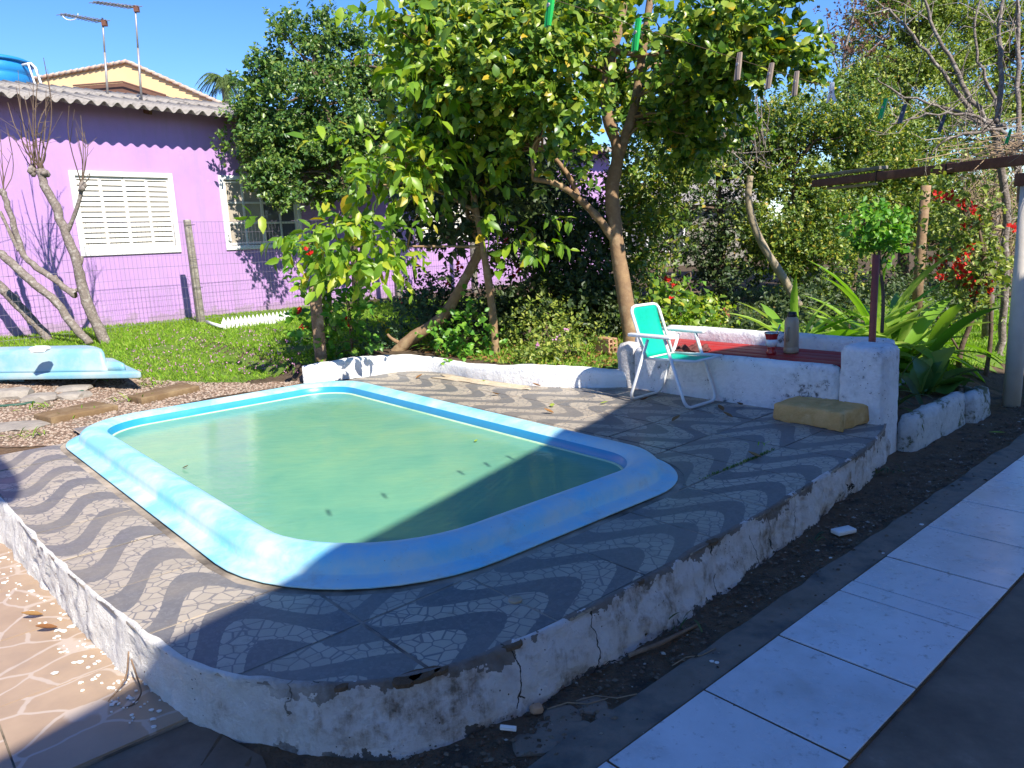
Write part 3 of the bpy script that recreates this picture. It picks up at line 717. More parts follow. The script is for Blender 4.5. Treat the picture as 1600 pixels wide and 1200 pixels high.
mb = MB(); rough_box(mb, 5.153, 5.655, 4.1, 4.2, .1, TZ+.1, seed=6); mb.build('end_wall', M['bench'], bench, True)
mb = MB(); rough_box(mb, 4.995, 5.27, 1.99, 2.285, -.05, TZ+.155, amp=.012, step=.04, batter=.012, seed=8); mb.build('pillar', M['bench'], bench, True)
bd = (5.655-5.093)/4
for k in range(4):
    mb = MB(); v0 = 5.093+bd*k
    w_lo = 2.295
    P = [vw(v0+.003, w_lo), vw(v0+bd-.003, w_lo), vw(v0+bd-.003, 4.095), vw(v0+.003, 4.095)]
    mb.prism([p[:2] for p in P], TZ-.03, TZ-.004+random.uniform(0, .003)); mb.build('board', M['red'], bench, bevel=.003)
mb = MB(); rough_box(mb, 5.275, 5.655, 2.15, 2.285, -.05, TZ+.10, seed=9); mb.build('side_wall', M['bench'], bench, True)

# planter to the right of the pillar
pl = thing('masonry_planter', vw(6.0, 2.1, 0), 'low mossy white planter box of cracked masonry beside the dirt strip', 'planter')
mb = MB(); rough_box(mb, 5.28, 6.33, 1.90, 2.0, -.05, .25, amp=.014, batter=.02, seed=2); mb.build('front_wall', M['planter'], pl, True)
mb = MB(); rough_box(mb, 6.338, 6.74, 1.85, 1.95, -.05, .235, amp=.014, batter=.02, seed=12); mb.build('front_wall', M['planter'], pl, True)
mb = MB(); rough_box(mb, 6.62, 6.74, 1.953, 2.55, -.05, .225, amp=.014, seed=4); mb.build('end_wall', M['planter'], pl, True)
mb = MB(); rough_box(mb, 5.9, 6.615, 2.45, 2.55, .0, .215, amp=.014, seed=4); mb.build('back_wall', M['planter'], pl, True)
mb = MB()
V = []; F = []
for i in range(15):
    for j in range(8):
        p = vw(5.30+1.35*i/14, 1.96+.52*j/7); V.append((p[0], p[1], .175+.02*n3(p[0]*8, p[1]*8)))
for i in range(14):
    for j in range(7): F.append((i*8+j, (i+1)*8+j, (i+1)*8+j+1, i*8+j+1))
mb.add(V, F); mb.build('soil', M['dirt'], pl, True)

# grit, crumbs and litter on the dirt strip
V = []; F = []
oct_ = [(1, 0, 0), (0, 1, 0), (-1, 0, 0), (0, -1, 0), (0, 0, .7), (0, 0, -.4)]; of = [(0, 1, 4), (1, 2, 4), (2, 3, 4), (3, 0, 4), (1, 0, 5), (2, 1, 5), (3, 2, 5), (0, 3, 5)]
for i in range(5200):
    v = random.uniform(.3, 8.5); w = 1.50+abs(random.gauss(0, .16)) if i % 14 else random.uniform(1.34, 1.5)
    if i % 3 == 1: w = random.uniform(1.48, 1.85)
    p = vw(v, w); s_ = random.choice((.002, .003, .004, .004, .006, .010)); a = random.uniform(0, 6.3); b = len(V); z = (zt(p[0], p[1])+.012 if w > 1.49 else .015)
    for ox, oy, oz in oct_: V.append((p[0]+s_*(ox*math.cos(a)*1.4-oy*math.sin(a)), p[1]+s_*(ox*math.sin(a)*1.4+oy*math.cos(a)), z+s_*oz))
    F += [tuple(k+b for k in f) for f in of]
M['grit'] = leafmat('mixed_grit', [(0, (.06, .045, .03)), (.5, (.14, .10, .07)), (.93, (.20, .155, .11)), (1, (.42, .38, .32))], 0., .95, .1)
o = link('grit', mesh_from('grit', V, F), M['grit']); o['kind'] = 'stuff'

# chipped corners where the tile has broken away, and moss in one joint
for (px, py, r_) in ((1112, 846, .030), (640, 1058, .050), (664, 1053, .045), (690, 1046, .022), (535, 1073, .02), (800, 1008, .03), (1000, 908, .018)):
    c = gp(px, py, ZD); mb = MB(); n = 9; a0 = random.uniform(0, 6)
    P = [(c[0]+r_*(.75+.5*random.random())*(math.cos(a0+6.283*k/n)*VX[0]*1.2-math.sin(a0+6.283*k/n)*WX[0]*.6), c[1]+r_*(.75+.5*random.random())*(math.cos(a0+6.283*k/n)*VX[1]*1.2-math.sin(a0+6.283*k/n)*WX[1]*.6)) for k in range(n)]
    mb.prism(P, ZD-.01, ZD+.0035); mb.build('exposed_mortar', M['dirt'], deck)
# ================================================================== PURPLE HOUSE
HB = gt(160, 513); HAZ = math.radians(43.5)
HX = np.array([math.sin(HAZ), math.cos(HAZ), 0]); HN = np.array([HX[1], -HX[0], 0]); HZ = np.array([0, 0, 1.])   # along the wall, out of the wall
HB = np.array([HB[0], HB[1], 0])
def hp(t, n, z): return HB+HX*t+HN*n+HZ*z
def wall_at(px, py, n=0.):
    d = ray(px, py); q = CAM-HB-HN*n; s = -np.dot(q, HN)/np.dot(d, HN); p = CAM+d*s
    return np.dot(p-HB, HX), p[2]
house = thing('house', hp(3, -2, .4), 'lilac painted house with corrugated roof and white shuttered windows', 'house')
zg = .2
te0, ze0 = wall_at(60, 156, .5); te1, ze1 = wall_at(330, 179, .5); EZ = (ze0+ze1)/2
# window openings from the wall plane
def rect(x0, y0, x1, y1):
    a = wall_at(x0, y0); b = wall_at(x1, y1); return (a[0], b[0], b[1], a[1])
W1 = (wall_at(124, 330)[0], wall_at(268, 330)[0], (wall_at(131, 392)[1]+wall_at(273, 388)[1])/2, (wall_at(118, 275)[1]+wall_at(264, 278)[1])/2)
W2 = (wall_at(353, 330)[0], wall_at(353, 330)[0]+W1[1]-W1[0], W1[2], W1[3])
W3 = (wall_at(652, 360)[0], wall_at(742, 360)[0], W1[2], W1[3])
T0, T1 = -9., 13.
wallm = MB(); D = .14
cuts = [W1, W2, W3]; t = T0
for (a, b, z0, z1) in cuts:
    for q in ((t, a, zg, EZ+.15), (a, b, zg, z0), (a, b, z1, EZ+.15)):
        wallm.obox(hp((q[0]+q[1])/2, -D/2, (q[2]+q[3])/2), HX, HN, HZ, (q[1]-q[0], D, q[3]-q[2]))
    t = b
wallm.obox(hp((t+T1)/2, -D/2, (zg+EZ+.15)/2), HX, HN, HZ, (T1-t, D, EZ+.15-zg))
wallm.obox(hp(T0+D/2, -3.4, (zg+EZ)/2), HX, HN, HZ, (D, 6.4, EZ-zg)); wallm.obox(hp(T1-D/2, -3.4, (zg+EZ)/2), HX, HN, HZ, (D, 6.4, EZ-zg)); wallm.obox(hp((T0+T1)/2, -6.7, (zg+EZ)/2), HX, HN, HZ, (T1-T0, D, EZ-zg))
wallm.build('wall', M['lilac'], house)
mb = MB(); mb.obox(hp(2, .012, .36), HX, HN, HZ, (T1-T0, .025, .3)); mb.build('plinth', M['concrete'], house)
shut_slats = {}
def slat_mesh(L, d, h):
    k = (round(L, 3), round(h, 3))
    if k not in shut_slats:
        s = MB(); a = math.radians(114); s.obox((0, 0, 0), HX, HN*math.cos(a)+HZ*math.sin(a), HZ*math.cos(a)-HN*math.sin(a), (L, h, .007))
        me = mesh_from('slat', s.V, s.F); me.materials.append(M['shut']); shut_slats[k] = me
    return shut_slats[k]
def window(wn, kind):
    a, b, z0, z1 = wn; fr = MB(); w_ = .07
    for q in ((a-w_, a, z0-w_, z1+w_), (b, b+w_, z0-w_, z1+w_), (a, b, z1, z1+w_), (a, b, z0-w_, z0)):
        fr.obox(hp((q[0]+q[1])/2, .0, (q[2]+q[3])/2), HX, HN, HZ, (q[1]-q[0], .055, q[3]-q[2]))
    root = fr.build('window', M['white'], house, bevel=.003)
    if kind == 'louvre':
        n = 4; pw = (b-a)/n; st = MB()
        for i in range(n):
            x0 = a+pw*i
            for q in ((x0+.002, x0+.022, z0, z1), (x0+pw-.022, x0+pw-.002, z0, z1), (x0+.022, x0+pw-.022, z0, z0+.045), (x0+.022, x0+pw-.022, z1-.045, z1)):
                st.obox(hp((q[0]+q[1])/2, -.02-.004*(i % 2), (q[2]+q[3])/2), HX, HN, HZ, (q[1]-q[0], .03, q[3]-q[2]))
            m = 13; ph = (z1-z0-.09)/m
            for k in range(m):
                L = pw-.046; me = slat_mesh(L, 0, ph*1.22)
                link('slat', me, None, root, hp(x0+pw/2, -.022-.004*(i % 2), z0+.045+ph*(k+.5)))
        st.build('shutter_frame', M['shut'], root)
        bk = MB(); bk.obox(hp((a+b)/2, -.08, (z0+z1)/2), HX, HN, HZ, (b-a, .01, z1-z0)); bk.build('back_panel', M['shut'], root)
    else:
        bars = MB(); n = 4; pw = (b-a)/n
        for i in range(n+1):
            wd = .045 if i % 2 == 0 else .03
            bars.obox(hp(min(max(a+pw*i, a+.023), b-.023), -.02, (z0+z1)/2), HX, HN, HZ, (wd, .035, z1-z0))
        for k in (0, 1, 2, 3):
            zz = z0+.03+(z1-z0-.06)*k/3
            bars.obox(hp((a+b)/2, -.022, zz), HX, HN, HZ, (b-a, .025, .035))
        bars.build('sash_bars', M['shut'], root)
        for i in range(n):
            for k in range(3):
                g = MB(); g.obox(hp(a+pw*(i+.5), -.03, z0+.03+(z1-z0-.06)*(k+.5)/3), HX, HN, HZ, (pw-.03, .004, (z1-z0)/3-.045)); g.build('pane', M['curtain'] if i < 2 else M['glass'], root)
        bk = MB(); bk.obox(hp((a+b)/2, -.12, (z0+z1)/2), HX, HN, HZ, (b-a, .01, z1-z0)); bk.build('curtain', M['curtain'], root)
window(W1, 'louvre'); window(W2, 'sash'); window(W3, 'louvre')
# corrugated roof sheets
RS = math.radians(13.5); RL = 3.3; OV = .5
PER = .177
def rp(t, s, off):     # s = distance up the slope from the eave
    return hp(t, OV-s*math.cos(RS)+off*math.sin(RS)*1, EZ+s*math.sin(RS)+off*math.cos(RS))
def sheet(t0, nper, s0, s1, lift):
    V = []; F = []; n = nper*10
    for i in range(n+1):
        tt = t0+PER*i/10; zz = .034*math.cos(2*math.pi*i/10)
        for s_, o_ in ((s0, zz+lift), (s1, zz+lift), (s1, zz+lift-.008), (s0, zz+lift-.008)):
            V.append(rp(tt, s_, o_))
    for i in range(n):
        for k in range(4): F.append((i*4+k, i*4+(k+1) % 4, (i+1)*4+(k+1) % 4, (i+1)*4+k))
    F.append((0, 1, 2, 3)); F.append(tuple(n*4+k for k in (3, 2, 1, 0)))
    return V, F
k = 0; tt = T0-.4
while tt < T1+.3:
    for s0, s1, lf in ((0, 1.75, .0), (1.6, RL, .012)):
        V, F = sheet(tt, 6, s0, s1, lf+.005*(k % 2)+.02)
        off = wl(house); o = link('roof_sheet', mesh_from('roof_sheet', [(q[0]-off.x, q[1]-off.y, q[2]-off.z) for q in V], F, True), M['roof'], house)
    k += 1; tt += PER*6-.005
# back slope as one plain pitched slab plus rafters
mb = MB(); rz = EZ+RL*math.sin(RS); rn = OV-RL*math.cos(RS)
mb.add([hp(T0-.4, rn, rz+.03), hp(T1+.3, rn, rz+.03), hp(T1+.3, rn-3.6, EZ+.2), hp(T0-.4, rn-3.6, EZ+.2), hp(T0-.4, rn, rz), hp(T1+.3, rn, rz), hp(T1+.3, rn-3.6, EZ+.17), hp(T0-.4, rn-3.6, EZ+.17)], [(0, 1, 2, 3), (7, 6, 5, 4), (0, 4, 5, 1), (2, 6, 7, 3), (0, 3, 7, 4), (1, 5, 6, 2)])
mb.build('back_roof', M['roof'], house)
mb = MB(); mb.obox(hp((T0+T1)/2, rn-.05, rz-.2), HX, HN, HZ, (T1-T0, .1, .35)); mb.build('ridge_beam', M['wood'], house)
mb = MB()
for t in np.arange(T0+.5, T1, 1.06*3): mb.obox(rp(t, .75, -.055), HX, np.array(rp(0, 1, 0))-np.array(rp(0, 0, 0)), np.cross(HX, np.array(rp(0, 1, 0))-np.array(rp(0, 0, 0))), (.05, .9, .07))
mb.build('rafters', M['brown'], house)

# ridge point under a given pixel
def on_roof(px, py, s): # point on roof slope along pixel column
    lo = None; best = None
    for t in np.linspace(T0, T1, 800):
        p = rp(t, s, .05); 
        z = np.dot(p-CAM, fwd); x = 800+FPX*np.dot(p-CAM, RT)/z
        if best is None or abs(x-px) < best[0]: best = (abs(x-px), p)
    return best[1]
def depth_pt(px, py, p): return at(px, py, p[1])
# antennas
for (px, base_y, top, boom, lab, s_) in ((168, 142, (160, 28), ((95, 22), (163, 34)), 'shorter rooftop antenna with a small wire loop at its boom end', 2.2), (222, 146, (211, 8), ((146, 3), (213, 12)), 'taller rooftop antenna with the higher boom', 1.6)):
    b = on_roof(px, base_y, s_); a = thing('antenna', b, lab, 'antenna', 'rooftop TV antennas')
    m = MB(); tp = depth_pt(*top, b); m.tube([b-np.array([0, 0, .05]), b*.45+tp*.55], .019, 8); m.tube([b*.47+tp*.53, tp], .015, 8); m.build('mast', M['galv'], a, True)
    e0, e1 = depth_pt(*boom[0], b), depth_pt(*boom[1], b); m = MB(); m.tube([e0, e1], .016, 6)
    m.build('boom', M['galv'], a, True)
    for f in np.linspace(.02, .96, 12):
        c = e0+(e1-e0)*f; m = MB(); h = .11+.05*f; dv = HN*.9+HX*.43; m.tube([c-dv*h, c+dv*h], .006, 4); m.build('element', M['galv'], a)
    m = MB(); m.box(e1+np.array([0, 0, -.02]), (.07, .07, .09)); m.build('clamp', M['rust'], a)
    if px == 168:
        m = MB(); m.tube([e0+np.array([.02+.13*(1-math.cos(x)), 0, -.1*math.sin(x)-.0]) for x in np.linspace(0, math.pi, 9)], .007, 4); m.build('cable_loop', M['white'], a)
# water tank
tb = on_roof(-2, 120, 3.9)+HN*-.35; r_ = .62
tank = thing('water_tank', tb, 'blue plastic water tank with white pipe behind the corrugated roof', 'water tank')
top = depth_pt(0, 90, tb)[2]; bz = top-.66
mb = MB(); mb.lathe((tb[0], tb[1], bz), [(r_*.86, 0), (r_*.9, .14), (r_*.885, .16), (r_*.92, .18), (r_*.94, .34), (r_*.925, .36), (r_*.955, .38), (r_*.98, .55)], 40); mb.build('body', M['tank'], tank, True)
mb = MB(); mb.lathe((tb[0], tb[1], bz+.55), [(r_*1.03, 0), (r_*1.05, .03), (r_*.9, .075), (r_*.4, .12), (.02, .13)], 40); mb.build('lid', M['tank'], tank, True)
mb = MB(); a = np.array([tb[0]+r_*.95, tb[1]-.1, bz+.5]); mb.tube([a, a+[.16, 0, .02], a+[.22, 0, -.05], a+[.36, 0, -.7]], .022, 8); mb.tube([a+[.14, -.06, .02], a+[.28, -.06, -.7]], .016, 6); mb.build('pipe', M['white'], tank, True)
mb = MB(); mb.box((tb[0], tb[1], bz-.25), (1.5, 1.5, .5), .76); mb.build('stand', M['concrete'], tank)

# ================================================================== PEACH HOUSE BEHIND
Yp = 20.
ph = thing('house', at(205, 300, Yp+3), 'peach gabled house with tiled roof edge rising behind the lilac house', 'house')
A_, B_, C_ = at(60, 124, Yp), at(199, 98, Yp), at(352, 166, Yp)
L0, R0 = A_+(A_-B_)*.35, C_+(C_-B_)*.3
poly = [L0, B_, R0, np.array([R0[0], Yp, 0.3]), np.array([L0[0], Yp, .3])]
mb = MB(); n = len(poly); bk = [p+np.array([0, 7, 0]) for p in poly]
mb.add(poly+bk, [tuple(range(n)), tuple(range(2*n-1, n-1, -1))]+[(i, i+n, (i+1) % n+n, (i+1) % n) for i in range(n)]); mb.build('wall', M['peach'], ph)
for (P, Q, cnt) in ((L0, B_, 20), (B_, R0, 19)):
    d = (Q-P)/cnt; nr = np.array([-d[2], 0, d[0]]); nr /= np.linalg.norm(nr)
    for i in range(cnt):
        c = P+d*(i+.5)+nr*.02; m = MB()
        m.tube([c-d*.62+[0, -.04, 0]-nr*.012, c+d*.55+[0, -.04, 0]+nr*.022], [.05, .04], 8); o = m.build('roof_tile', M['rooftile'], ph, True)
    mb = MB(); mb.add([P-[0, .04, 0], Q-[0, .04, 0], Q+[0, 7.2, 0], P+[0, 7.2, 0], P-[0, .04, 0]+nr*.03, Q-[0, .04, 0]+nr*.03, Q+[0, 7.2, 0]+nr*.03, P+[0, 7.2, 0]+nr*.03], [(0, 1, 2, 3), (7, 6, 5, 4), (0, 4, 5, 1), (2, 6, 7, 3), (0, 3, 7, 4), (1, 5, 6, 2)]); mb.build('roof', M['terra'], ph)
q = [at(118, 135, Yp-1.6), at(195, 129, Yp-1.6), at(262, 150, Yp-1.6), at(262, 175, Yp-1.6), at(118, 175, Yp-1.6)]
mb = MB(); n = 5; mb.add(q+[p+np.array([0, 1.55, 0]) for p in q], [tuple(range(n)), tuple(range(2*n-1, n-1, -1))]+[(i, i+n, (i+1) % n+n, (i+1) % n) for i in range(n)]); mb.build('porch_gable', M['brown'], ph)
for P, Q in ((q[0], q[1]), (q[1], q[2])):
    mb = MB(); mb.tube([P-[0, .1, 0], Q-[0, .1, 0]], .018, 6); mb.build('barge_board', M['brown'], ph)

# ================================================================== GREY HOUSE FAR BEHIND (seen through the trees)
gh = thing('house', at(1045, 400, 24), 'small grey house glimpsed through the gap between trees', 'house')
c = at(1040, 372, 24); mb = MB(); mb.box((c[0], 25.5, 1.2), (5.0, 3, 2.4)); mb.build('wall', M['concrete'], gh)
mb = MB(); mb.add([(c[0]-2.9, 23.6, 2.35), (c[0]+2.9, 23.6, 2.35), (c[0]+2.9, 25.5, 3.2), (c[0]-2.9, 25.5, 3.2), (c[0]-2.9, 27.4, 2.35), (c[0]+2.9, 27.4, 2.35)], [(0, 1, 2, 3), (3, 2, 5, 4), (0, 3, 4), (1, 5, 2), (0, 4, 5, 1)]); mb.build('roof', M['roof'], gh)
for dx in (-.9, .25): mb = MB(); mb.box((c[0]+dx, 23.99, 1.35), (.7, .05, .8)); f = mb.build('window', M['white'], gh); mb = MB(); mb.box((c[0]+dx, 23.96, 1.35), (.58, .03, .68)); mb.build('pane', M['glass'], f)

# ================================================================== WIRE FENCE with concrete posts
post_px = [((-150, 530), None), ((315, 505), (297, 342)), ((612, 478), None), ((742, 470), None)]
fb = gt(315, 505)
FO = fb-HN*np.dot(fb-HB, HN); fn = np.dot(fb-HB, HN)
def fpt(px):
    d = ray(px, 450); q = CAM-HB-HN*fn; s = -np.dot(q, HN)/np.dot(d, HN); p = CAM+d*s; return np.array([p[0], p[1], 0])
FH = at(297, 343, fb[1])[2]
labs = ['grey concrete fence post at the far left end of the wire fence', 'leaning weathered concrete fence post standing in front of the lilac wall', 'squat pale concrete fence post behind the young leafy tree', 'mossy concrete fence post half hidden behind the leaning trunk']
fpts = [fpt(-150), np.array([fb[0], fb[1], 0]), fpt(622), fpt(742), fpt(1000)]
for i, p in enumerate(fpts[:4]):
    z0 = zt(p[0], p[1]); h = FH if i < 2 else FH-.05
    r = thing('fence_post', (p[0], p[1], z0), labs[i], 'fence post', 'concrete posts of the wire fence')
    m = MB(); tilt = np.array([-.03, 0, 0]) if i == 1 else np.zeros(3); m.tube([np.array([p[0], p[1], z0-.2]), np.array([p[0], p[1], h])+tilt], [.078, .062], 4); m.build('shaft', M['concrete'], r, bevel=.012)
    m = MB()
    for f in (.35, .62, .95): m.tube([(p[0]+.08*math.cos(a), p[1]+.08*math.sin(a), z0+(h-z0)*f) for a in np.linspace(0, 6.28, 9)], .003, 4)
    m.build('tie_wire', M['wire'], r)
wf = thing('wire_fence', (fb[0], fb[1], fb[2]), 'welded wire mesh stretched between concrete posts before the lilac house', 'wire fence')
def run(name, zs, dx):
    m = MB()
    return m
t_a, t_b = np.dot(fpts[0]-HB, HX), np.dot(fpts[4]-HB, HX)
def fq(t, z): p = HB+HX*t+HN*(fn+.075); return np.array([p[0], p[1], z])
mv = MB(); mh = MB()
for t in np.arange(t_a, t_b, .058):
    p = fq(t, 0); z0 = zt(p[0], p[1]); mv.tube([fq(t, z0), fq(t+.01*n3(t, 0), FH-.03+.01*n3(t*.7, 2))], .0019, 3, False)
for k, z in enumerate(np.linspace(.06, 1, 10)):
    P = []
    for t in np.linspace(t_a, t_b, 60):
        p = fq(t, 0); z0 = zt(p[0], p[1]); P.append(fq(t, z0+(FH-.03-z0)*z-.012*abs(math.sin(t*.8))))
    mh.tube(P, .0022 if k not in (5, 9) else .0035, 3, False)
mv.build('upright_wires', M['wire'], wf)['kind'] = 'stuff'; mh.build('strand_wires', M['wire'], wf)['kind'] = 'stuff'

# white picket lawn edging
pe0, pe1 = gt(348, 515), gt(455, 502)
pe = thing('picket_edging', (pe0+pe1)/2, 'small white picket edging standing on the lawn below the lilac wall', 'edging')
n = 17; d = (pe1-pe0)/n; u = d/np.linalg.norm(d); L = np.linalg.norm(d); nn = np.array([u[1], -u[0], 0])
sh = None
for i in range(n):
    c = pe0+d*(i+.5); z = zt(c[0], c[1]); m = MB(); w_ = L*.36; hgt = .17
    P = [c-u*w_+HZ*(z-.02-c[2]), c+u*w_+HZ*(z-.02-c[2]), c+u*w_+HZ*(z+hgt*.72-c[2]), c+HZ*(z+hgt-c[2]), c-u*w_+HZ*(z+hgt*.72-c[2])]
    m.add([p-nn*.006 for p in P]+[p+nn*.006 for p in P], [tuple(range(4, -1, -1)), tuple(range(5, 10))]+[(k, (k+1) % 5, 5+(k+1) % 5, 5+k) for k in range(5)]); m.build('picket', M['white'], pe)
m = MB(); m.obox((pe0+pe1)/2+HZ*.085+nn*-.012, u, nn, HZ, (L*n, .01, .05)); m.build('rail', M['white'], pe)
P = [gt(324, 508), gt(334, 512), gt(348, 516)]; m = MB(); m.tube([p+HZ*.05 for p in P], .025, 6); tag(m.build('edging_scrap', M['white'], None, True, loc=P[1]), 'bent end of white plastic edging lying beside the concrete post', 'edging')

# ================================================================== HOUSE BEHIND THE CAMERA whose roof shades the front of the deck
EH = 4.2
ev = [(-.45, -4.0), (.93, -1.88), (1.2, -1.45), (1.75, -.62), (2.55, .70), (2.98, 1.36), (3.43, 2.18), (4.2, 2.68), (5.9, 2.95), (9.5, 3.3), (9.5, -9), (-.45, -9)]
nb = thing('house', (5, -4, 0), 'two storey house whose eave shades the path and pool deck', 'house')
mb = MB(); mb.prism(ev, EH, EH+.14); mb.build('eave_slab', M['white'], nb)
ins_ = [(1.4, -4), (1.9, -2.6), (3.4, -.6), (4.3, .6), (5.6, 1.2), (9.2, 1.3), (9.2, -8.7), (1.4, -8.7)]
mb = MB(); mb.prism(ins_, -.05, EH-.002); mb.build('wall', M['peach'], nb)
top = [(4.5, -5.2), (4.8, -4.2), (6.5, -3.5), (6.6, -5.2)]
cx, cy = 5.5, -4.2; mb = MB(); N = len(ev)
mb.add([(x, y, EH+.142) for x, y in ev]+[(cx, cy, EH+1.5)], [(i, (i+1) % N, N) for i in range(N)]); mb.build('roof', M['terra'], nb)

# added unseen canopy, cut to throw the small shadow on the deck's left end
_k = (4.2-ZD)/SUN.z; _off = np.array([SUN.x*_k, SUN.y*_k])
cor = [gp(x, y, ZD)[:2]+_off for x, y in ((-3, 787), (16, 788), (27, 781), (34, 766), (28, 748), (12, 728), (-4, 714))]
sr_ = [tuple(cor[0]-np.array([5., .25]))]+[tuple(c) for c in cor]+[tuple(cor[-1]-np.array([4.6, -.3]))]
sh_ = thing('shade_canopy', (-5, 1, 0), 'added unseen canopy shaped to shade the left end of the deck', 'shade_canopy')
mb = MB(); mb.prism(sr_, 4.2, 4.26); mb.build('roof', M['roof'], sh_)
for x, y in ((sr_[0][0]+.2, sr_[0][1]+.2), (sr_[-1][0]+.2, sr_[-1][1]-.15), (sr_[0][0]+2.2, sr_[0][1]+.45)): mb = MB(); mb.box((x, y, 2.0), (.12, .12, 4.395)); mb.build('post', M['wood'], sh_)
# ================================================================== FOLDING BEACH CHAIR
VN, VF = 4.57, 4.97
ch = thing('folding_chair', vw((VN+VF)/2, 3.5, ZD), 'green mesh folding beach chair with white tubular frame by the masonry table', 'chair')
def cp(v, wz): return vw(v, wz[0], wz[1])
def pv(px, py): return plane_v(px, py, VN)
ff = (pv(1072, 641)[0], ZD+.014); ft = pv(1037, 526)
rf = (pv(984, 626)[0], ZD+.014); rt = pv(1012, 531)
bt = pv(981, 480); bb = pv(1006, 562)
se = pv(1083, 561); sr = pv(1008, 561); sr = (sr[0], sr[1]); se = (se[0], sr[1]+.015)
a0, a1 = pv(988, 529), pv(1046, 524); az_ = (a0[1]+a1[1])/2
R = .0125
def lerp(a, b, t): return tuple(a[i]+(b[i]-a[i])*t for i in range(len(a)))
def uframe(top, foot, ins=0.):     # a U tube: down one side, across the floor, up the other
    q = []
    d = lerp(foot, top, .13)
    q.append(cp(VN+ins, top)); q.append(cp(VN+ins, d))
    for x in (.25, .6, 1): q.append(cp(VN+ins+.055*(1-math.cos(x*math.pi/2)), lerp(d, foot, math.sin(x*math.pi/2))))
    for x in (1, .6, .25): q.append(cp(VF-ins-.055*(1-math.cos(x*math.pi/2)), lerp(d, foot, math.sin(x*math.pi/2))))
    q.append(cp(VF-ins, d)); q.append(cp(VF-ins, top)); return q
for nm, t_, f_, i_ in (('front_leg_frame', ft, ff, 0.), ('rear_leg_frame', rt, rf, .0)):
    m = MB(); m.tube(uframe(t_, f_, i_), R, 10); m.build(nm, M['whitemetal'], ch, True)
m = MB(); bb2 = lerp(bt, bb, 1.0); q = uframe(bb2, bt, .028); m.tube(q, R, 10); m.build('back_frame', M['whitemetal'], ch, True)
m = MB()
m.tube([cp(VN+.028, sr), cp(VN+.028, se), ], R*.9, 8); m.tube([cp(VF-.028, sr), cp(VF-.028, se)], R*.9, 8); m.tube([cp(VN+.028, se), cp(VF-.028, se)], R*.9, 8); m.tube([cp(VN+.028, sr), cp(VF-.028, sr)], R*.9, 8)
m.build('seat_frame', M['whitemetal'], ch, True)
def sling(p0, p1, sag, name, wrap):
    V = []; F = []; nu, nv_ = 12, 8
    for i in range(nu+1):
        for j in range(nv_+1):
            t = i/nu; v = VN+.055+(VF-VN-.11)*j/nv_
            p = cp(v, lerp(p0, p1, t)); k = sag*math.sin(t*math.pi)
            p = p + (np.array([WX[0], WX[1], 0])*k[0] if False else np.array([0, 0, 0])) + np.array([WX[0]*sag[0], WX[1]*sag[0], sag[1]])*math.sin(t*math.pi)
            V.append(p)
    for i in range(nu):
        for j in range(nv_): F.append((i*(nv_+1)+j, (i+1)*(nv_+1)+j, (i+1)*(nv_+1)+j+1, i*(nv_+1)+j+1))
    m = MB(); m.add(V, F); o = m.build(name, M['sling'], ch, True)
    s = o.modifiers.new('s', 'SOLIDIFY'); s.thickness = .006; s.offset = 0; return o
class _A(tuple): pass
def sling2(p0, p1, sw, sz, name):
    V = []; F = []; nu, nv_ = 12, 8
    for i in range(nu+1):
        for j in range(nv_+1):
            t = i/nu; v = VN+.052+(VF-VN-.104)*j/nv_; k = math.sin(t*math.pi)*math.sin(math.pi*(.15+.7*j/nv_))
            V.append(cp(v, lerp(p0, p1, t))+np.array([WX[0]*sw*k, WX[1]*sw*k, sz*k]))
    for i in range(nu):
        for j in range(nv_): F.append((i*(nv_+1)+j, (i+1)*(nv_+1)+j, (i+1)*(nv_+1)+j+1, i*(nv_+1)+j+1))
    m = MB(); m.add(V, F); o = m.build(name, M['sling'], ch, True)
    s = o.modifiers.new('s', 'SOLIDIFY'); s.thickness = .006; s.offset = 0
sling2(lerp(bt, bb, .01), lerp(bt, bb, .97), .03, 0, 'back_sling'); sling2(lerp(sr, se, .03), lerp(sr, se, 1.02), 0, -.03, 'seat_sling')
for v in (VN-.012, VF+.012):
    m = MB(); p, q = cp(v, (a0[0]+.02, az_)), cp(v, (a1[0]-.03, az_)); d = (q-p)/np.linalg.norm(q-p)
    m.obox((p+q)/2+HZ*.008, d, np.array([VX[0], VX[1], 0]), HZ, (np.linalg.norm(q-p), .05, .028)); m.build('armrest', M['whitemetal'], ch, bevel=.008)

# ================================================================== THERMOS, MATE GOURD, RAG, FOAM, BRICK
def on_table(px, py): return gp(px, py, TZ)
c = on_table(1236, 551)
th = thing('thermos', c, 'beige vacuum flask with dark cap standing on the red table', 'thermos')
m = MB(); m.lathe((c[0], c[1], TZ), [(.052, 0), (.056, .01), (.056, .04), (.053, .045), (.054, .05), (.054, .235), (.05, .255), (.038, .275), (.034, .28)], 28); m.build('body', M['thermos'], th, True)
m = MB(); m.lathe((c[0], c[1], TZ+.28), [(.034, 0), (.036, .004), (.033, .03), (.028, .036)], 24); m.build('cap', M['black'], th, True)
m = MB(); hx = np.array([-.75, -.66, 0]); b = np.array([c[0], c[1], TZ]); m.tube([b+hx*.05+HZ*.20, b+hx*.078+HZ*.195, b+hx*.082+HZ*.16, b+hx*.078+HZ*.11, b+hx*.05+HZ*.10], .009, 8); m.build('handle', M['thermos'], th, True)
c = on_table(1205, 553)
gd = thing('mate_gourd', c, 'red and white enamelled mate gourd with metal straw beside the beige flask', 'mate cup')
m = MB(); m.lathe((c[0], c[1], TZ), [(.036, 0), (.038, .008), (.03, .03), (.027, .045), (.034, .06)], 24); m.build('foot', M['gred'], gd, True)
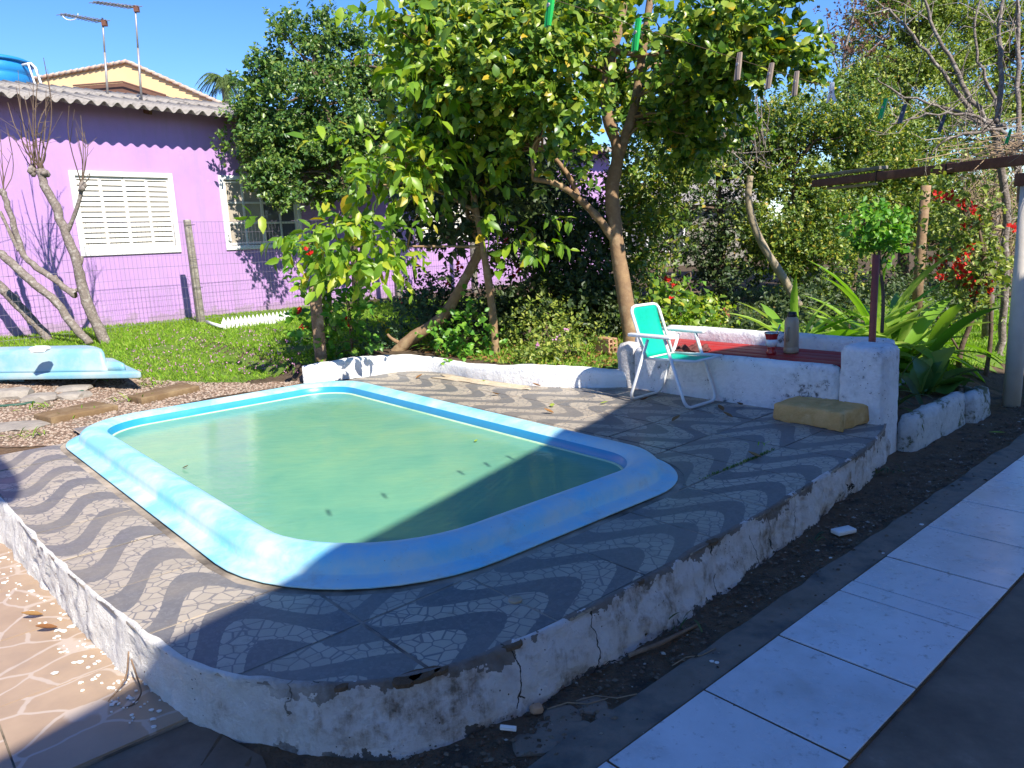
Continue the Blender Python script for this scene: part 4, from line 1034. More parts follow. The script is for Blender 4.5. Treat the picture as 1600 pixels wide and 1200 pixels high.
m = MB(); m.lathe((c[0], c[1], TZ), [(.034, .06), (.045, .08), (.047, .10), (.042, .115)], 24); m.build('bowl', M['gwhite'], gd, True)
m = MB(); m.lathe((c[0], c[1], TZ), [(.042, .115), (.043, .13), (.052, .16), (.054, .163), (.048, .163), (.04, .15), (.01, .148)], 24); m.build('collar', M['gred'], gd, True)
m = MB(); m.lathe((c[0], c[1], TZ), [(.053, .158), (.056, .165), (.05, .17), (.046, .165)], 24); m.build('rim', M['steel'], gd, True)
m = MB(); m.tube([(c[0]+.01, c[1], TZ+.13), (c[0]+.05, c[1]+.005, TZ+.185), (c[0]+.068, c[1]+.01, TZ+.225)], [.004, .004, .006], 8); m.build('straw', M['steel'], gd, True)
def crumple(name, c, rx, ry, h, m, seed, rz=0., n=26, amp=1.):
    V = []; F = []
    for i in range(n+1):
        for j in range(n+1):
            x, y = 2*i/n-1, 2*j/n-1; k = max(abs(x), abs(y)); r = 1+.35*n3(math.atan2(y, x)*1.2, seed)
            X, Y = x*rx*r, y*ry*r
            z = h*(abs(n3(x*1.7+seed, y*2.4, seed))*1.6+.5*abs(n3(x*5, y*5, seed)))*(1-.6*k)*amp+.004
            V.append((c[0]+X*math.cos(rz)-Y*math.sin(rz), c[1]+X*math.sin(rz)+Y*math.cos(rz), c[2]+z))
    for i in range(n):
        for j in range(n): F.append((i*(n+1)+j, (i+1)*(n+1)+j, (i+1)*(n+1)+j+1, i*(n+1)+j+1))
    mb = MB(); mb.add(V, F); o = mb.build(name, m, None, True, loc=c); s = o.modifiers.new('s', 'SOLIDIFY'); s.thickness = .006; return o
c = on_table(1082, 548); tag(crumple('rag', c, .13, .09, .09, M['cloth'], 3), 'crumpled maroon rag on the red table behind the green chair', 'rag')
m = MB(); p = [vw(4.992-.004*k, w, z) for k, (w, z) in enumerate([(3.86, TZ-.01), (3.87, TZ-.06), (3.86, TZ-.13)])]
p0 = gp(744, 589, ZD); o = crumple('floor_cloth', (0, 0, 0), .56, .075, .022, M['tarp'], 8, 0.0)
a_, b_ = gp(680, 585, ZD), gp(835, 604, ZD); o.location = tuple((a_+b_)/2+np.array([-.03, -.1, .0])); o.rotation_euler = (0, 0, math.atan2(b_[1]-a_[1], b_[0]-a_[0])); tag(o, 'strip of dusty cream cloth lying along the foot of the white kerb', 'cloth')
# foam block
zf = ZD+.005; P = [gp(*q, zf)[:2] for q in ((1210, 656), (1262, 664), (1317, 675), (1322, 669), (1332, 668), (1368, 656))]
back = [P[5]+np.array([VX[0], VX[1]])*.12-np.array([0, 0]), P[0]+np.array([VX[0]*.30, VX[1]*.30])+WX*-.02]
ring = dense(P+[P[5]+(P[0]-P[2])*0+VX*.16, P[0]+VX*.27]+[P[0]], .03)[:-1]
V = []; F = []; n = len(ring); L = [(0, .0), (.02, .010), (.09, .008), (.112, .006), (.12, -.006)]
cen = np.mean(ring, axis=0)
for z, o_ in L:
    for q in ring:
        d = q-cen; d = d/np.linalg.norm(d); k = o_+.012*n3(q[0]*12, q[1]*12, z*9)+.008*n3(q[0]*40, q[1]*40, z*20)
        V.append((q[0]+d[0]*k, q[1]+d[1]*k, zf+z+(.01*n3(q[0]*20, q[1]*20) if z == 0 else 0)))
for a in range(len(L)-1):
    for k in range(n): F.append((a*n+k, a*n+(k+1) % n, (a+1)*n+(k+1) % n, (a+1)*n+k))
nb0 = len(V)
for s_ in (.85, .6, .3):
    for q in ring: p = cen+(q-cen)*s_; V.append((p[0], p[1], zf+.125+.008*n3(p[0]*15, p[1]*15, 5)+.005*n3(p[0]*45, p[1]*45, 5)))
st = (len(L)-1)*n
for a in range(3):
    b0 = st if a == 0 else nb0+(a-1)*n
    for k in range(n): F.append((b0+k, b0+(k+1) % n, nb0+a*n+(k+1) % n, nb0+a*n+k))
F.append(tuple(nb0+2*n+k for k in range(n)))
m = MB(); m.add(V, F); o = m.build('foam_block', M['foam'], None, True, loc=(cen[0], cen[1], zf)); tag(o, 'ragged yellowed foam slab lying on the deck before the white pillar', 'foam block')
# hollow brick
b0 = gt(930, 553); b1 = gt(962, 558); d = (b1-b0); d[2] = 0; d /= np.linalg.norm(d); nn = np.array([-d[1], d[0], 0]); c = b0+d*.10+nn*.07+HZ*.095
bk = thing('hollow_brick', c, 'orange hollow clay brick lying in the flower bed behind the kerb', 'brick')
m = MB(); L, wd, hh, tk = .20, .115, .15, .013
for y in (-1, 1): m.obox(c+nn*y*(wd-tk)/2, d, nn, HZ, (L, tk, hh))
m.obox(c, d, nn, HZ, (L, tk, hh-.001))
for z in (-1, -.33, .33, 1): 
    for y in (-1, 1): m.obox(c+nn*y*(wd/4-.0)+HZ*z*(hh-tk)/2, d, nn, HZ, (L-.002, wd/2-tk*1.5-.001, tk))
m.build('body', M['terra'], bk)
for k in range(5):
    m = MB(); m.obox(c-nn*(wd/2+.002)+HZ*(-.056+.028*k), d, nn, HZ, (L, .004, .014)); m.build('rib', M['terra'], bk)

# ================================================================== OVERTURNED BLUE TUBS
tz = .2
g0, g1 = gp(222, 586, tz+.21), gp(-75, 590, tz+.21)
ta = (g1-g0); TL = np.linalg.norm(ta[:2]); ta /= np.linalg.norm(ta); ta[2] = 0; tn = np.array([ta[1], -ta[0], 0]); tn = np.array([math.sin(math.radians(-38)), math.cos(math.radians(-38)), 0])
def tub(name, label, o0, L, Wd, z0, tilt, hh):
    r = thing(name, o0, label, 'tub', 'stacked blue tubs')
    def P(a, b, z): return o0+ta*a+tn*b+HZ*(z+tilt*a)
    def ring(i, z, sa=0., sb=0., n=6, rad=.25):
        q = []; a0, a1, b0, b1 = i+sa, L-i, i*.8+sb, Wd-i; rr = rad
        for ca, cb, s in ((a1-rr, b0+rr, -90), (a1-rr, b1-rr, 0), (a0+rr, b1-rr, 90), (a0+rr, b0+rr, 180)):
            for k in range(n+1): t = math.radians(s+90*k/n); q.append(P(ca+rr*math.cos(t), cb+rr*math.sin(t), z))
        return q
    def loft(rs):
        V = []; F = []; n = len(rs[0])
        for q in rs: V += q
        for a in range(len(rs)-1):
            for k in range(n): F.append((a*n+k, a*n+(k+1) % n, (a+1)*n+(k+1) % n, (a+1)*n+k))
        F.append(tuple(range(n-1, -1, -1))); F.append(tuple((len(rs)-1)*n+k for k in range(n))); return V, F
    m = MB(); m.add(*loft([ring(0, z0, rad=.06), ring(-.004, z0+.01, rad=.06), ring(-.004, z0+.05, rad=.06), ring(.012, z0+.062, rad=.06)])); m.build('flange', M['tub'], r, bevel=.006)
    m = MB(); m.add(*loft([ring(.17, z0+.0625, .14, -.07, rad=.12), ring(.18, z0+.085, .14, -.07, rad=.12), ring(.185, z0+hh*.85, .15, -.06, rad=.12), ring(.195, z0+hh*.96, .16, -.05, rad=.12), ring(.225, z0+hh, .20, -.03, rad=.1)])); m.build('hull', M['tub'], r, True)
    m = MB(); m.add(*loft([ring(.12, z0+.0622, .0, .03, rad=.08), ring(.125, z0+.125, .005, .03, rad=.08), ring(.14, z0+.14, .02, .04, rad=.08), ring(.2, z0+.15, .13, .06, rad=.1)])); m.build('step', M['tub'], r, True)
    return P
Pt = tub('tub', 'upturned pale blue fibreglass tub, the upper one of two beside the lawn', g0-HZ*0, TL, .80, -.03, 0., .285)
Pb = tub('tub', 'second blue fibreglass tub tilted and wedged under the upper tub', g0+ta*1.15+tn*.12-HZ*.13, 1.6, 1.1, -.03, .02, .16)
def rock(name, c, rx, ry, rz_, m, seed, label, cat='stone', group=None, rot=0., parent=None):
    bm = bmesh.new(); bmesh.ops.create_icosphere(bm, subdivisions=2, radius=1)
    mb = MB(); V = []
    for v in bm.verts:
        k = 1+.25*n3(v.co.x*1.3+seed, v.co.y*1.3, v.co.z*1.3)+.1*n3(v.co.x*4, v.co.y*4+seed, v.co.z*4)
        sx = math.copysign(abs(v.co.x)**.7, v.co.x); sy = math.copysign(abs(v.co.y)**.7, v.co.y); sz = math.copysign(abs(v.co.z)**.55, v.co.z)
        x, y = sx*rx*k, sy*ry*k
        V.append((c[0]+x*math.cos(rot)-y*math.sin(rot), c[1]+x*math.sin(rot)+y*math.cos(rot), c[2]+sz*rz_*k))
    mb.add(V, [[v.index for v in f.verts] for f in bm.faces]); bm.free()
    return tag(mb.build(name, m, None, False, bevel=0, loc=c), label, cat, group)
p = at(62, 546, (Pt(TL*.55, .5, 0))[1]); q = gp(62, 547, g0[2]+.285)
rock('stone', (q[0], q[1], g0[2]+.295), .085, .07, .03, M['white'], 4, 'rounded white stone resting on top of the upturned blue tub')
for (px, py, rx, rz_, sd, lab) in ((114, 610, .17, .035, 1, 'flat pale slab propped on the rubble under the tub edge'), (62, 626, .17, .05, 2, 'broken block of grey stone beside the green hose'), (18, 620, .2, .06, 3, 'mossy grey stone at the left end under the lower tub'), (112, 622, .16, .04, 5, 'thin grey stone slab lying below the pale slab'), (24, 668, .25, .02, 6, 'flat grey paving stone by the deck corner')):
    c = gt(px, py); rock('stone', (c[0], c[1], c[2]+rz_*.4), rx, rx*.7, rz_, M['stone'], sd, lab, group='stones beside the blue tubs')
for i, (a, b) in enumerate((((-30, .55), 0), ((120, .5), 0))):
    c = gp(a[0], 596, tz); rock('stone', (c[0]+.1, c[1]+.45, tz+.06), .28, .2, .12, M['stone'], 20+i, ('dark stone propping up the left end of the blue tub', 'dark stone propping up the middle of the blue tub')[i], group='stones beside the blue tubs')
P = [gt(x, y)+HZ*.014 for x, y in ((-30, 638), (0, 637), (40, 634), (78, 625), (110, 618), (136, 612), (144, 603), (150, 596))]
m = MB(); m.tube(chaikin(chaikin(P)), .014, 6); tag(m.build('garden_hose', M['hose'], None, True, loc=P[0]), 'dark green garden hose snaking round the stones by the tubs', 'hose')
for (q, lab) in ((((52, 656), (82, 664), (186, 642), (150, 634)), 'weathered plank set in the gravel nearest the pool corner'), (((200, 628), (222, 633), (312, 612), (285, 604)), 'weathered plank set in the gravel nearer the lawn')):
    P = [gt(*x) for x in q]; m = MB(); zz = max(p[2] for p in P)
    P2 = dense(P+[P[0]], .06)[:-1]; P2 = [p+np.array([.012*n3(p[0]*9, p[1]*9), .012*n3(p[1]*9, p[0]*9), 0]) for p in P2]
    m.prism([p[:2] for p in P2], zz-.03, zz+.045); tag(m.build('plank', M['plank'], None, bevel=.008, loc=P[0]), lab, 'plank', 'planks laid in the gravel')
# gravel
gpoly = [gt(*q)[:2] for q in ((-200, 694), (0, 699), (100, 697), (185, 655), (330, 622), (460, 603), (478, 590), (400, 600), (300, 598), (240, 592), (130, 590), (-200, 600))]
o, gins, gb = patch('gravel_bed', gpoly, .006, M['gravelbase'], step=.08)
def scatter_stones(n):
    V = []; F = []; k = 0
    oct_ = [(1, 0, 0), (0, 1, 0), (-1, 0, 0), (0, -1, 0), (0, 0, .8), (0, 0, -.5)]; of = [(0, 1, 4), (1, 2, 4), (2, 3, 4), (3, 0, 4), (1, 0, 5), (2, 1, 5), (3, 2, 5), (0, 3, 5)]
    while k < n:
        x, y = random.uniform(gb[0], gb[2]), random.uniform(gb[1], gb[3])
        if not gins(x, y): continue
        k += 1; s = random.uniform(.006, .017); a = random.uniform(0, 6.3); z = zt(x, y)+.008; b = len(V); e = random.uniform(.6, 1.4)
        for ox, oy, oz in oct_: V.append((x+s*(ox*math.cos(a)*e-oy*math.sin(a)), y+s*(ox*math.sin(a)*e+oy*math.cos(a)), z+s*oz*.8))
        F += [tuple(i+b for i in f) for f in of]
    return V, F
V, F = scatter_stones(11000); o = link('gravel', mesh_from('gravel', V, F), M['gravel']); o['kind'] = 'stuff'
# plaster flakes on the patio, debris in the dirt strip
V = []; F = []
def flake(c, s):
    n = random.randint(5, 7); b = len(V); a0 = random.uniform(0, 6)
    for z in (0, .004):
        for k in range(n): r = s*random.uniform(.5, 1.1) if z == 0 else s*.8; V.append((c[0]+r*math.cos(a0+6.283*k/n), c[1]+r*.7*math.sin(a0+6.283*k/n), c[2]+z))
    F.append(tuple(b+n+k for k in range(n)))
    for k in range(n): F.append((b+k, b+(k+1) % n, b+n+(k+1) % n, b+n+k))
for i in range(110):
    px = random.uniform(0, 235); py = 862+px*1.02; c = gp(px-abs(random.gauss(0, 34)), py+random.uniform(-30, 30), .021)
    if tovw(c)[0] < .62: flake(c, random.choice((.004, .006, .006, .009, .012, .02)))
for i in range(40):
    c = gp(*(random.uniform(170, 250), random.uniform(1060, 1140)), .021)
    if tovw(c)[0] < .62: flake(c, random.choice((.003, .005, .006, .012)))
for px, py in ((1010, 1148), (800, 1138), (1112, 1034), (1298, 872), (1440, 820), (960, 1000), (1090, 1090), (870, 1070), (1380, 865), (1120, 1036)):
    c = gp(px, py, .012); flake(c, random.uniform(.008, .016))
o = link('plaster_flakes', mesh_from('plaster_flakes', V, F), M['flake']); o['kind'] = 'stuff'
c = gp(1318, 833, .012); m = MB(); m.box((c[0], c[1], .025), (.115, .06, .022), .35); tag(m.build('plaster_chip', M['flake'], None, bevel=.005, loc=c), 'flat white plaster chip lying in the dirt strip', 'plaster chip')
c = gp(782, 1136, .02); m = MB(); m.tube([c, c+np.array([.05, -.012, 0])], .009, 6); tag(m.build('plaster_chip', M['flake'], None, loc=c), 'small white plaster crumb by the front of the skirt', 'plaster chip')
c = gp(838, 1107, .02); rock('pebble', c, .022, .016, .014, M['terra'], 8, 'orange pebble in the dirt below the deck skirt', 'pebble')
P = [gp(982, 1024, .02), gp(1030, 1006, .03), gp(1090, 976, .02)]; m = MB(); m.tube(P, [.009, .010, .006], 6); tag(m.build('stick', M['wood'], None, True, loc=P[0]), 'brown stick lying in the dirt strip beside the deck', 'stick')
for i, (px, py, a) in enumerate(((855, 1108, .2), (1050, 1040, .5), (900, 1095, .1))):
    c = gp(px, py, .015); P = [c+np.array([.07*k*math.cos(a), .07*k*math.sin(a)+.012*math.sin(k*2), .004*(k % 2)]) for k in range(4)]
    m = MB(); m.tube(P, .0025, 4); tag(m.build('twig', M['dry'], None, loc=c), ('thin pale twig near the orange pebble', 'thin curled twig by the cement strip', 'thin bent twig in the darkest part of the dirt strip')[i], 'twig')
for i, (px, py, s) in enumerate(((880, 1120, .05), (925, 1105, .045), (870, 1145, .06), (835, 1165, .055), (905, 1140, .035), (948, 1120, .03))):
    c = gp(px, py, .0); rock('stone', c+HZ*.004, s*1.3, s, .010, M['strip'], 40+i, 'dark flat stone sunk in the dirt beside the cement strip', 'stone', 'dark stones sunk in the dirt strip')
# pvc cap in the deck, wire loop
c = gp(805, 939, ZD); m = MB(); m.lathe((c[0], c[1], ZD-.006), [(.026, 0), (.026, .013), (.024, .016), (.0, .017)], 20); tag(m.build('pipe_cap', M['thermos'], None, True, loc=c), 'round cream pipe cap set flush in the front deck tiles', 'pipe cap')
c = gp(200, 1090, 0); a0_ = gp(200, 1030, .17)
def wp(px, py, z): return gp(px, py, z)
P = [wp(201, 1018, .15), wp(198, 1062, .05), wp(175, 1088, .02), wp(166, 1102, .016), (wp(180, 1107, .016)), wp(205, 1105, .02), wp(222, 1085, .03), wp(218, 1070, .06), wp(205, 1030, .15)]
m = MB(); m.tube(chaikin(chaikin(P)), .0032, 5); tag(m.build('wire_loop', M['wood'], None, True, loc=P[0]), 'loop of rusty wire hanging from the deck skirt onto the patio', 'wire')
# fallen leaves
def leaf_shape(L, wd, curl=.2, fold=.15, n=4):
    V = []; F = []
    for i in range(n+1):
        t = i/n; w_ = wd*math.sin(math.pi*min(1, t*.93+.03))**.8*(1-.25*t); z = -curl*L*(t*t)
        V += [(-w_, L*t, z+fold*w_), (0, L*t, z), (w_, L*t, z+fold*w_)]
    for i in range(n):
        b = i*3; F += [(b, b+1, b+4, b+3), (b+1, b+2, b+5, b+4)]
    return V, F
def leafmesh(name, L, wd, m, **k):
    V, F = leaf_shape(L, wd, **k); me = mesh_from(name, V, F, True); me.materials.append(m); return me
dl = [leafmesh('fallen_leaf', .075, .025, M['dry_leaf'], curl=-.4, fold=.6), leafmesh('fallen_leaf', .06, .022, M['leaf_fallen_green'], curl=-.2, fold=.3), leafmesh('fallen_leaf', .1, .022, M['leaf_fallen_green'], curl=-.1, fold=.3)]
spots = [(67, 960, 0, .02, 'curled brown leaf lying on the terracotta patio'), (90, 980, 0, .02, 'narrow brown leaf on the patio nearer the skirt'), (650, 591, 0, ZD, 'dry brown leaf near the cream floor cloth'), (780, 616, 0, ZD, 'brown leaf at the middle of the sunlit back deck'), (862, 635, 1, ZD, 'fresh green leaf on the sunlit deck behind the pool'), (865, 645, 0, ZD, 'dark leaf beside the fresh green leaf'), (938, 630, 1, ZD, 'small yellow leaf near the chair'), (750, 596, 1, ZD, 'green leaf against the cream cloth'), (1130, 642, 0, ZD, 'brown leaf on the shaded deck before the table'), (1160, 632, 0, ZD, 'brown leaf at the foot of the table wall'), (1145, 652, 0, ZD, 'flat brown leaf between table and foam'), (1050, 658, 0, ZD, 'small leaf on the shaded deck by the chair'), (1545, 675, 2, .0, 'long yellow green leaf lying on the dirt by the planter'), (1000, 625, 0, ZD, 'dark leaf under the chair'), (845, 603, 0, ZD, 'orange leaf at the end of the cream cloth'), (1190, 715, 0, ZD, 'dark leaf on the mossy joint'), (985, 593, 0, ZD, 'brown leaf by the end pier')]
for px, py, k, z, lab in spots:
    c = gp(px, py, z+.012); o = link('fallen_leaf', dl[k], None, None, c, random.uniform(0, 6.28)); tag(o, lab, 'leaf', 'fallen leaves')

for px, py, k, lab in ((285, 731, 0, 'small dark leaf floating near the pool left corner'), (742, 690, 1, 'small green leaf floating near the pool far side')):
    c = gp(px, py, WZ+.008); o = link('floating_leaf', dl[k], None, None, c, random.uniform(0, 6.28)); o.scale = (.55, .55, .55); tag(o, lab, 'leaf', 'leaves floating on the pool')

# ================================================================== POST, BEAM, CLOTHES LINE
pb = gp(1580, 634, 0); ptop = at(1597, 262, pb[1])
po = thing('pergola_post', pb, 'cream painted round post carrying the rusty beam', 'post')
m = MB(); m.tube([(pb[0], pb[1], -.1), (pb[0], pb[1], ptop[2]-.14)], .066, 20); m.build('shaft', M['postw'], po, True)
m = MB(); m.box((pb[0], pb[1], ptop[2]-.09), (.16, .16, .1)); m.build('cap_block', M['rust'], po, bevel=.006)
b0 = at(1650, 230, pb[1]-.25); b1 = at(1272, 287, 9.6); bz = at(1600, 247, pb[1]-.2)[2]; 
b0 = np.array([b0[0], b0[1], bz]); b1 = np.array([b1[0], b1[1], b1[2]])
bd_ = (b1-b0); BL = np.linalg.norm(bd_); bd_ /= BL; bn = np.array([bd_[1], -bd_[0], 0]); bn /= np.linalg.norm(bn); bu = np.cross(bn, bd_)
bu = bu if bu[2] > 0 else -bu
be = thing('pergola_beam', b0, 'long rusty brown steel beam running back from the cream post', 'beam')
m = MB(); m.obox((b0+b1)/2, bd_, bn, bu, (BL, .07, .085)); m.build('channel', M['rust'], be, bevel=.006)
for f in (.32, .62): m = MB(); c = b0+(b1-b0)*f; m.obox(c, bd_, bn, bu, (.012, .085, .115)); m.build('tie_band', M['black'], be)
c = b0+(b1-b0)*.80; m = MB(); m.obox(c+bu*.085, bd_, bn, bu, (1.5, .1, .035)); tag(m.build('batten', M['concrete'], None, bevel=.004, loc=c), 'pale wooden batten lying on top of the rusty beam', 'batten')
c = b0+(b1-b0)*.78; m = MB(); m.obox(c-bu*.075+bn*.02, bd_, bn, bu, (1.0, .06, .03)); tag(m.build('batten', M['barkp'], None, bevel=.004, loc=c), 'narrow pale batten tied beneath the rusty beam', 'batten')
# clothes line with pegs
l0 = at(800, -22, 1.75); l1 = at(1660, 222, 5.6)
def lp(f): p = l0+(l1-l0)*f; p = p-HZ*.05*math.sin(math.pi*f); return p
ln = thing('clothes_line', l0, 'thin wire clothes line strung across the garden with pegs', 'clothes line')
m = MB(); m.tube([lp(f) for f in np.linspace(-.05, 1.0, 30)], .0008, 4); m.build('wire', M['barkd'], ln, True)
e0 = lp(-.05); m = MB(); m.tube([(e0[0]-.3, e0[1]-.2, 0), (e0[0]-.3, e0[1]-.2, 2.5)], .03, 8)
def f_at(px):
    best = min(np.linspace(0, 1, 800), key=lambda f: abs(800+FPX*np.dot(lp(f)-CAM, RT)/np.dot(lp(f)-CAM, fwd)-px)); return best
def peg(px, mat_, lab, ln_=.082, lean=.25, spread=.0):
    c = lp(f_at(px)); r = thing('clothes_peg', c, lab, 'clothes peg', 'pegs on the clothes line')
    side = np.array([.85, .5, 0])
    for s in (-1, 1):
        m = MB(); top = c+HZ*.022; bot = c-HZ*(ln_-.022)
        def X(z, off): return c+HZ*z-side*lean*(-z)*1.0+np.array([-.5, .85, 0])*s*off
        m.tube([X(.02, .0035), X(0, .0035), X(-.018, .004), X(-(ln_-.022), .006+spread)], [.0055, .006, .0065, .005], 4); m.build('jaw', mat_, r, bevel=0)
    m = MB(); k = c-HZ*.014+side*-lean*.014; m.tube([k-side*.008, k+side*.008], .005, 8); m.build('spring', M['galv'], r)
peg(862, M['peg'], 'bright green peg at the top, nearest of the green pegs', lean=.22)
peg(997, M['peg'], 'bright green peg hanging in front of the main trunk', lean=.2)
peg(1382, M['peg'], 'green peg against the privet hedge', lean=.45)
peg(1577, M['peg'], 'small green peg farthest right near the post', lean=.5)
peg(1155, M['pegwood'], 'weathered wooden peg, leftmost of the wooden ones', lean=.15)
peg(1205, M['pegwood'], 'weathered wooden peg, middle one of three', lean=.25)
peg(1244, M['pegwood'], 'weathered wooden peg, rightmost of three', lean=.15)
peg(1300, M['pegwhite'], 'white peg with open legs on the clothes line', .07, .05, .012)
peg(1412, M['pegdark'], 'dark grey peg just right of the green peg by the hedge', lean=.45)
peg(1474, M['pegdark'], 'dark grey peg between hedge and dry brush', lean=.5)
# wooden post and stakes
c = gt(502, 565); wpz = at(500, 446, c[1])[2]
wpo = MB(); wpo.obox((c[0], c[1], (c[2]-.15+wpz)/2), (.93, .37, 0), (-.37, .93, 0), HZ, (.12, .07, wpz-c[2]+.15)); tag(wpo.build('wooden_post', M['wood'], None, bevel=.006, loc=c), 'squared grey wooden post at the end of the white kerb', 'post')
for (a, b, r, lab) in (((518, 548), (510, 412), .028, 'thin wooden stake behind the squared wooden post'), ((527, 552), (520, 500), .02, 'short leaning stake beside the squared wooden post'), ((551, 556), (543, 455), .011, 'slender brown cane between the flowering plants'), ((910, 530), (915, 512), .018, 'short orange stake among the low shrubs')):
    p = gt(*a); q = at(b[0], b[1], p[1]+.05); m = MB(); m.tube([p-HZ*.05, (p+q)/2+np.array([.01, 0, 0]), q], [r, r*.95, r*.9], 7); tag(m.build('stake', M['rust'] if a[0] == 910 else M['wood'], None, True, loc=p), lab, 'stake')
for (px, py, h, lab) in ((1136, 505, .16, 'short reddish board stuck in the soil behind the table'), (1152, 500, .14, 'short pale board stuck in the soil behind the table')):
    c = gt(px, py); m = MB(); m.obox(c+HZ*h/2, (.98, .1, .1), (-.1, .99, 0), (-.2, 0, .98), (.07, .025, h+.1)); tag(m.build('board', M['polered'] if px == 1136 else M['wood'], None, bevel=.003, loc=c), lab, 'board')
# red oxide pole
p = vw(5.62, 2.12, TZ); q0 = at(1363, 527, p[1]); q1 = at(1369, 398, p[1])
m = MB(); m.tube([(q0[0], q0[1], .1), (q0[0], q0[1], TZ), q1], .024, 12); tag(m.build('pole', M['polered'], None, True, loc=(q0[0], q0[1], .1)), 'red oxide painted pole rising behind the white pillar', 'pole')
# ================================================================== VEGETATION
def nrm(a): return a/(np.linalg.norm(a, axis=-1, keepdims=True)+1e-9)
def leaf_arrays(P, D, N, L, Wd, big=False):
    D = nrm(D); Sx = nrm(np.cross(D, N)); N = np.cross(Sx, D); L = L[:, None]; Wd = Wd[:, None]; n = len(P)
    if not big:
        V = np.stack([P, P+D*L*.45+Sx*Wd+N*Wd*.35, P+D*L-N*L*.12, P+D*L*.45-Sx*Wd+N*Wd*.35], 1)
        F = np.array([[0, 1, 2], [0, 2, 3]]); k = 4
    else:
        a, b = .28, .66
        V = np.stack([P, P+D*L*a+Sx*Wd*.85+N*Wd*.3, P+D*L*a, P+D*L*a-Sx*Wd*.85+N*Wd*.3,
                      P+D*L*b+Sx*Wd*.8+N*(Wd*.2-L*.06), P+D*L*b-N*L*.06, P+D*L*b-Sx*Wd*.8+N*(Wd*.2-L*.06), P+D*L*.99-N*L*.2], 1)
        F = np.array([[0, 1, 2], [0, 2, 3], [1, 4, 5], [1, 5, 2], [2, 5, 6], [2, 6, 3], [4, 7, 5], [5, 7, 6]]); k = 8
    Fs = (F[None]+(np.arange(n)*k)[:, None, None]).reshape(-1, 3)
    return V.reshape(-1, 3), Fs
def np_mesh(name, V, F, m, smooth=False):
    me = bpy.data.meshes.new(name); me.vertices.add(len(V)); me.vertices.foreach_set('co', V.astype(np.float32).ravel())
    me.loops.add(F.size); me.loops.foreach_set('vertex_index', F.astype(np.int32).ravel())
    me.polygons.add(len(F)); me.polygons.foreach_set('loop_start', np.arange(0, F.size, F.shape[1], dtype=np.int32))
    me.update(calc_edges=True); me.validate(); me.materials.append(m)
    if smooth: me.polygons.foreach_set('use_smooth', np.ones(len(F), bool))
    return me
def place(name, me, parent, kind=None):
    o = bpy.data.objects.new(name, me); COL.objects.link(o); o.parent = parent
    if parent: o.location = -wl(parent)
    if kind: o['kind'] = kind
    return o
def blob(px, py, Y, rx, ry, rd=None, wgt=1.):
    c = at(px, py, Y); s = Y/FPX*1.02; return (c, np.array([rx*s, rd if rd else (rx+ry)/2*s, ry*s]), wgt)
def sprigs(blobs, n, clump, per, cl_n, shell=.45, droop=0., up=.35, slen=.12):
    Ws = np.array([b[2]*np.prod(b[1])**(2/3) for b in blobs]); Ws /= Ws.sum(); P = []; D = []; CL = []
    for b, f in zip(blobs, Ws):
        m = max(3, int(cl_n*f)); d = nrm(rng.normal(size=(m, 3))); r = (shell+(1-shell)*rng.random(m)**.7)[:, None]
        cc = b[0]+d*r*b[1]; CL.append(cc); k = int(n*f); i = rng.integers(0, m, k)
        sz = clump*(.6+.8*rng.random(m)); p = cc[i]+rng.normal(size=(k, 3))*(sz[i])[:, None]*np.array([1, 1, .75])
        P.append(p); o = nrm((p-b[0])/b[1]); D.append(nrm(o*.8+np.array([0, 0, up-droop])+rng.normal(size=(k, 3))*.5))
    return np.concatenate(P), np.concatenate(D), np.concatenate(CL)
def leaves_on(P, D, per, slen, L, Wd, droop=0., facing=1.1):
    n = len(P); k = per; t = (np.arange(k)+.5)/k
    pos = (P[:, None]+D[:, None]*(t*slen)[None, :, None])
    rnd = nrm(rng.normal(size=(n, k, 3))); side = nrm(np.cross(np.broadcast_to(D[:, None], rnd.shape), rnd))
    ax = nrm(D[:, None]*.45+side*.8+np.array([0, 0, -droop])+rng.normal(size=(n, k, 3))*.15)
    nn = nrm(np.array([0, 0, .75])+np.array([.25, -.45, 0])*facing+rng.normal(size=(n, k, 3))*.5)
    ll = L*(.5+.85*rng.random((n, k))); ww = Wd*(.7+.5*rng.random((n, k)))*ll/L
    return pos.reshape(-1, 3), ax.reshape(-1, 3), nn.reshape(-1, 3), ll.ravel(), ww.ravel()
def limbs(mb, skel, CL, n, r0, r1, bend=.15):
    """curved limbs from the nearest point of a trunk skeleton out to leaf clumps"""
    idx = rng.permutation(len(CL))[:n]
    for i in idx:
        c = CL[i]; s = min(skel, key=lambda q: np.linalg.norm(np.array(q)-c)+max(0, q[2]-c[2])*1.5); s = np.array(s); d = c-s; L = np.linalg.norm(d)
        if L < .05: continue
        m1 = s+d*.35+rng.normal(size=3)*L*bend*.6+np.array([0, 0, .1*L]); m2 = s+d*.7+rng.normal(size=3)*L*bend*.5
        P = chaikin(chaikin([s, m1, m2, c])); mb.tube(P, list(np.linspace(r0, r1, len(P))), 5)
def pxpath(pts, Y, dY=0.):
    return [at(x, y, Y+dY*i/max(1, len(pts)-1)) for i, (x, y) in enumerate(pts)]
def smooth(P, k=2):
    for _ in range(k): P = chaikin(P)
    return P
def trunk_tube(mb, pts, Y, r0, r1, n=9, dY=0., wob=.0):
    P = smooth(pxpath(pts, Y, dY)); R = np.linspace(r0, r1, len(P))
    P = [p+rng.normal(size=3)*wob for p in P]; R = R*(1+.06*rng.normal(size=len(R))); mb.tube(P, list(R), n); return P
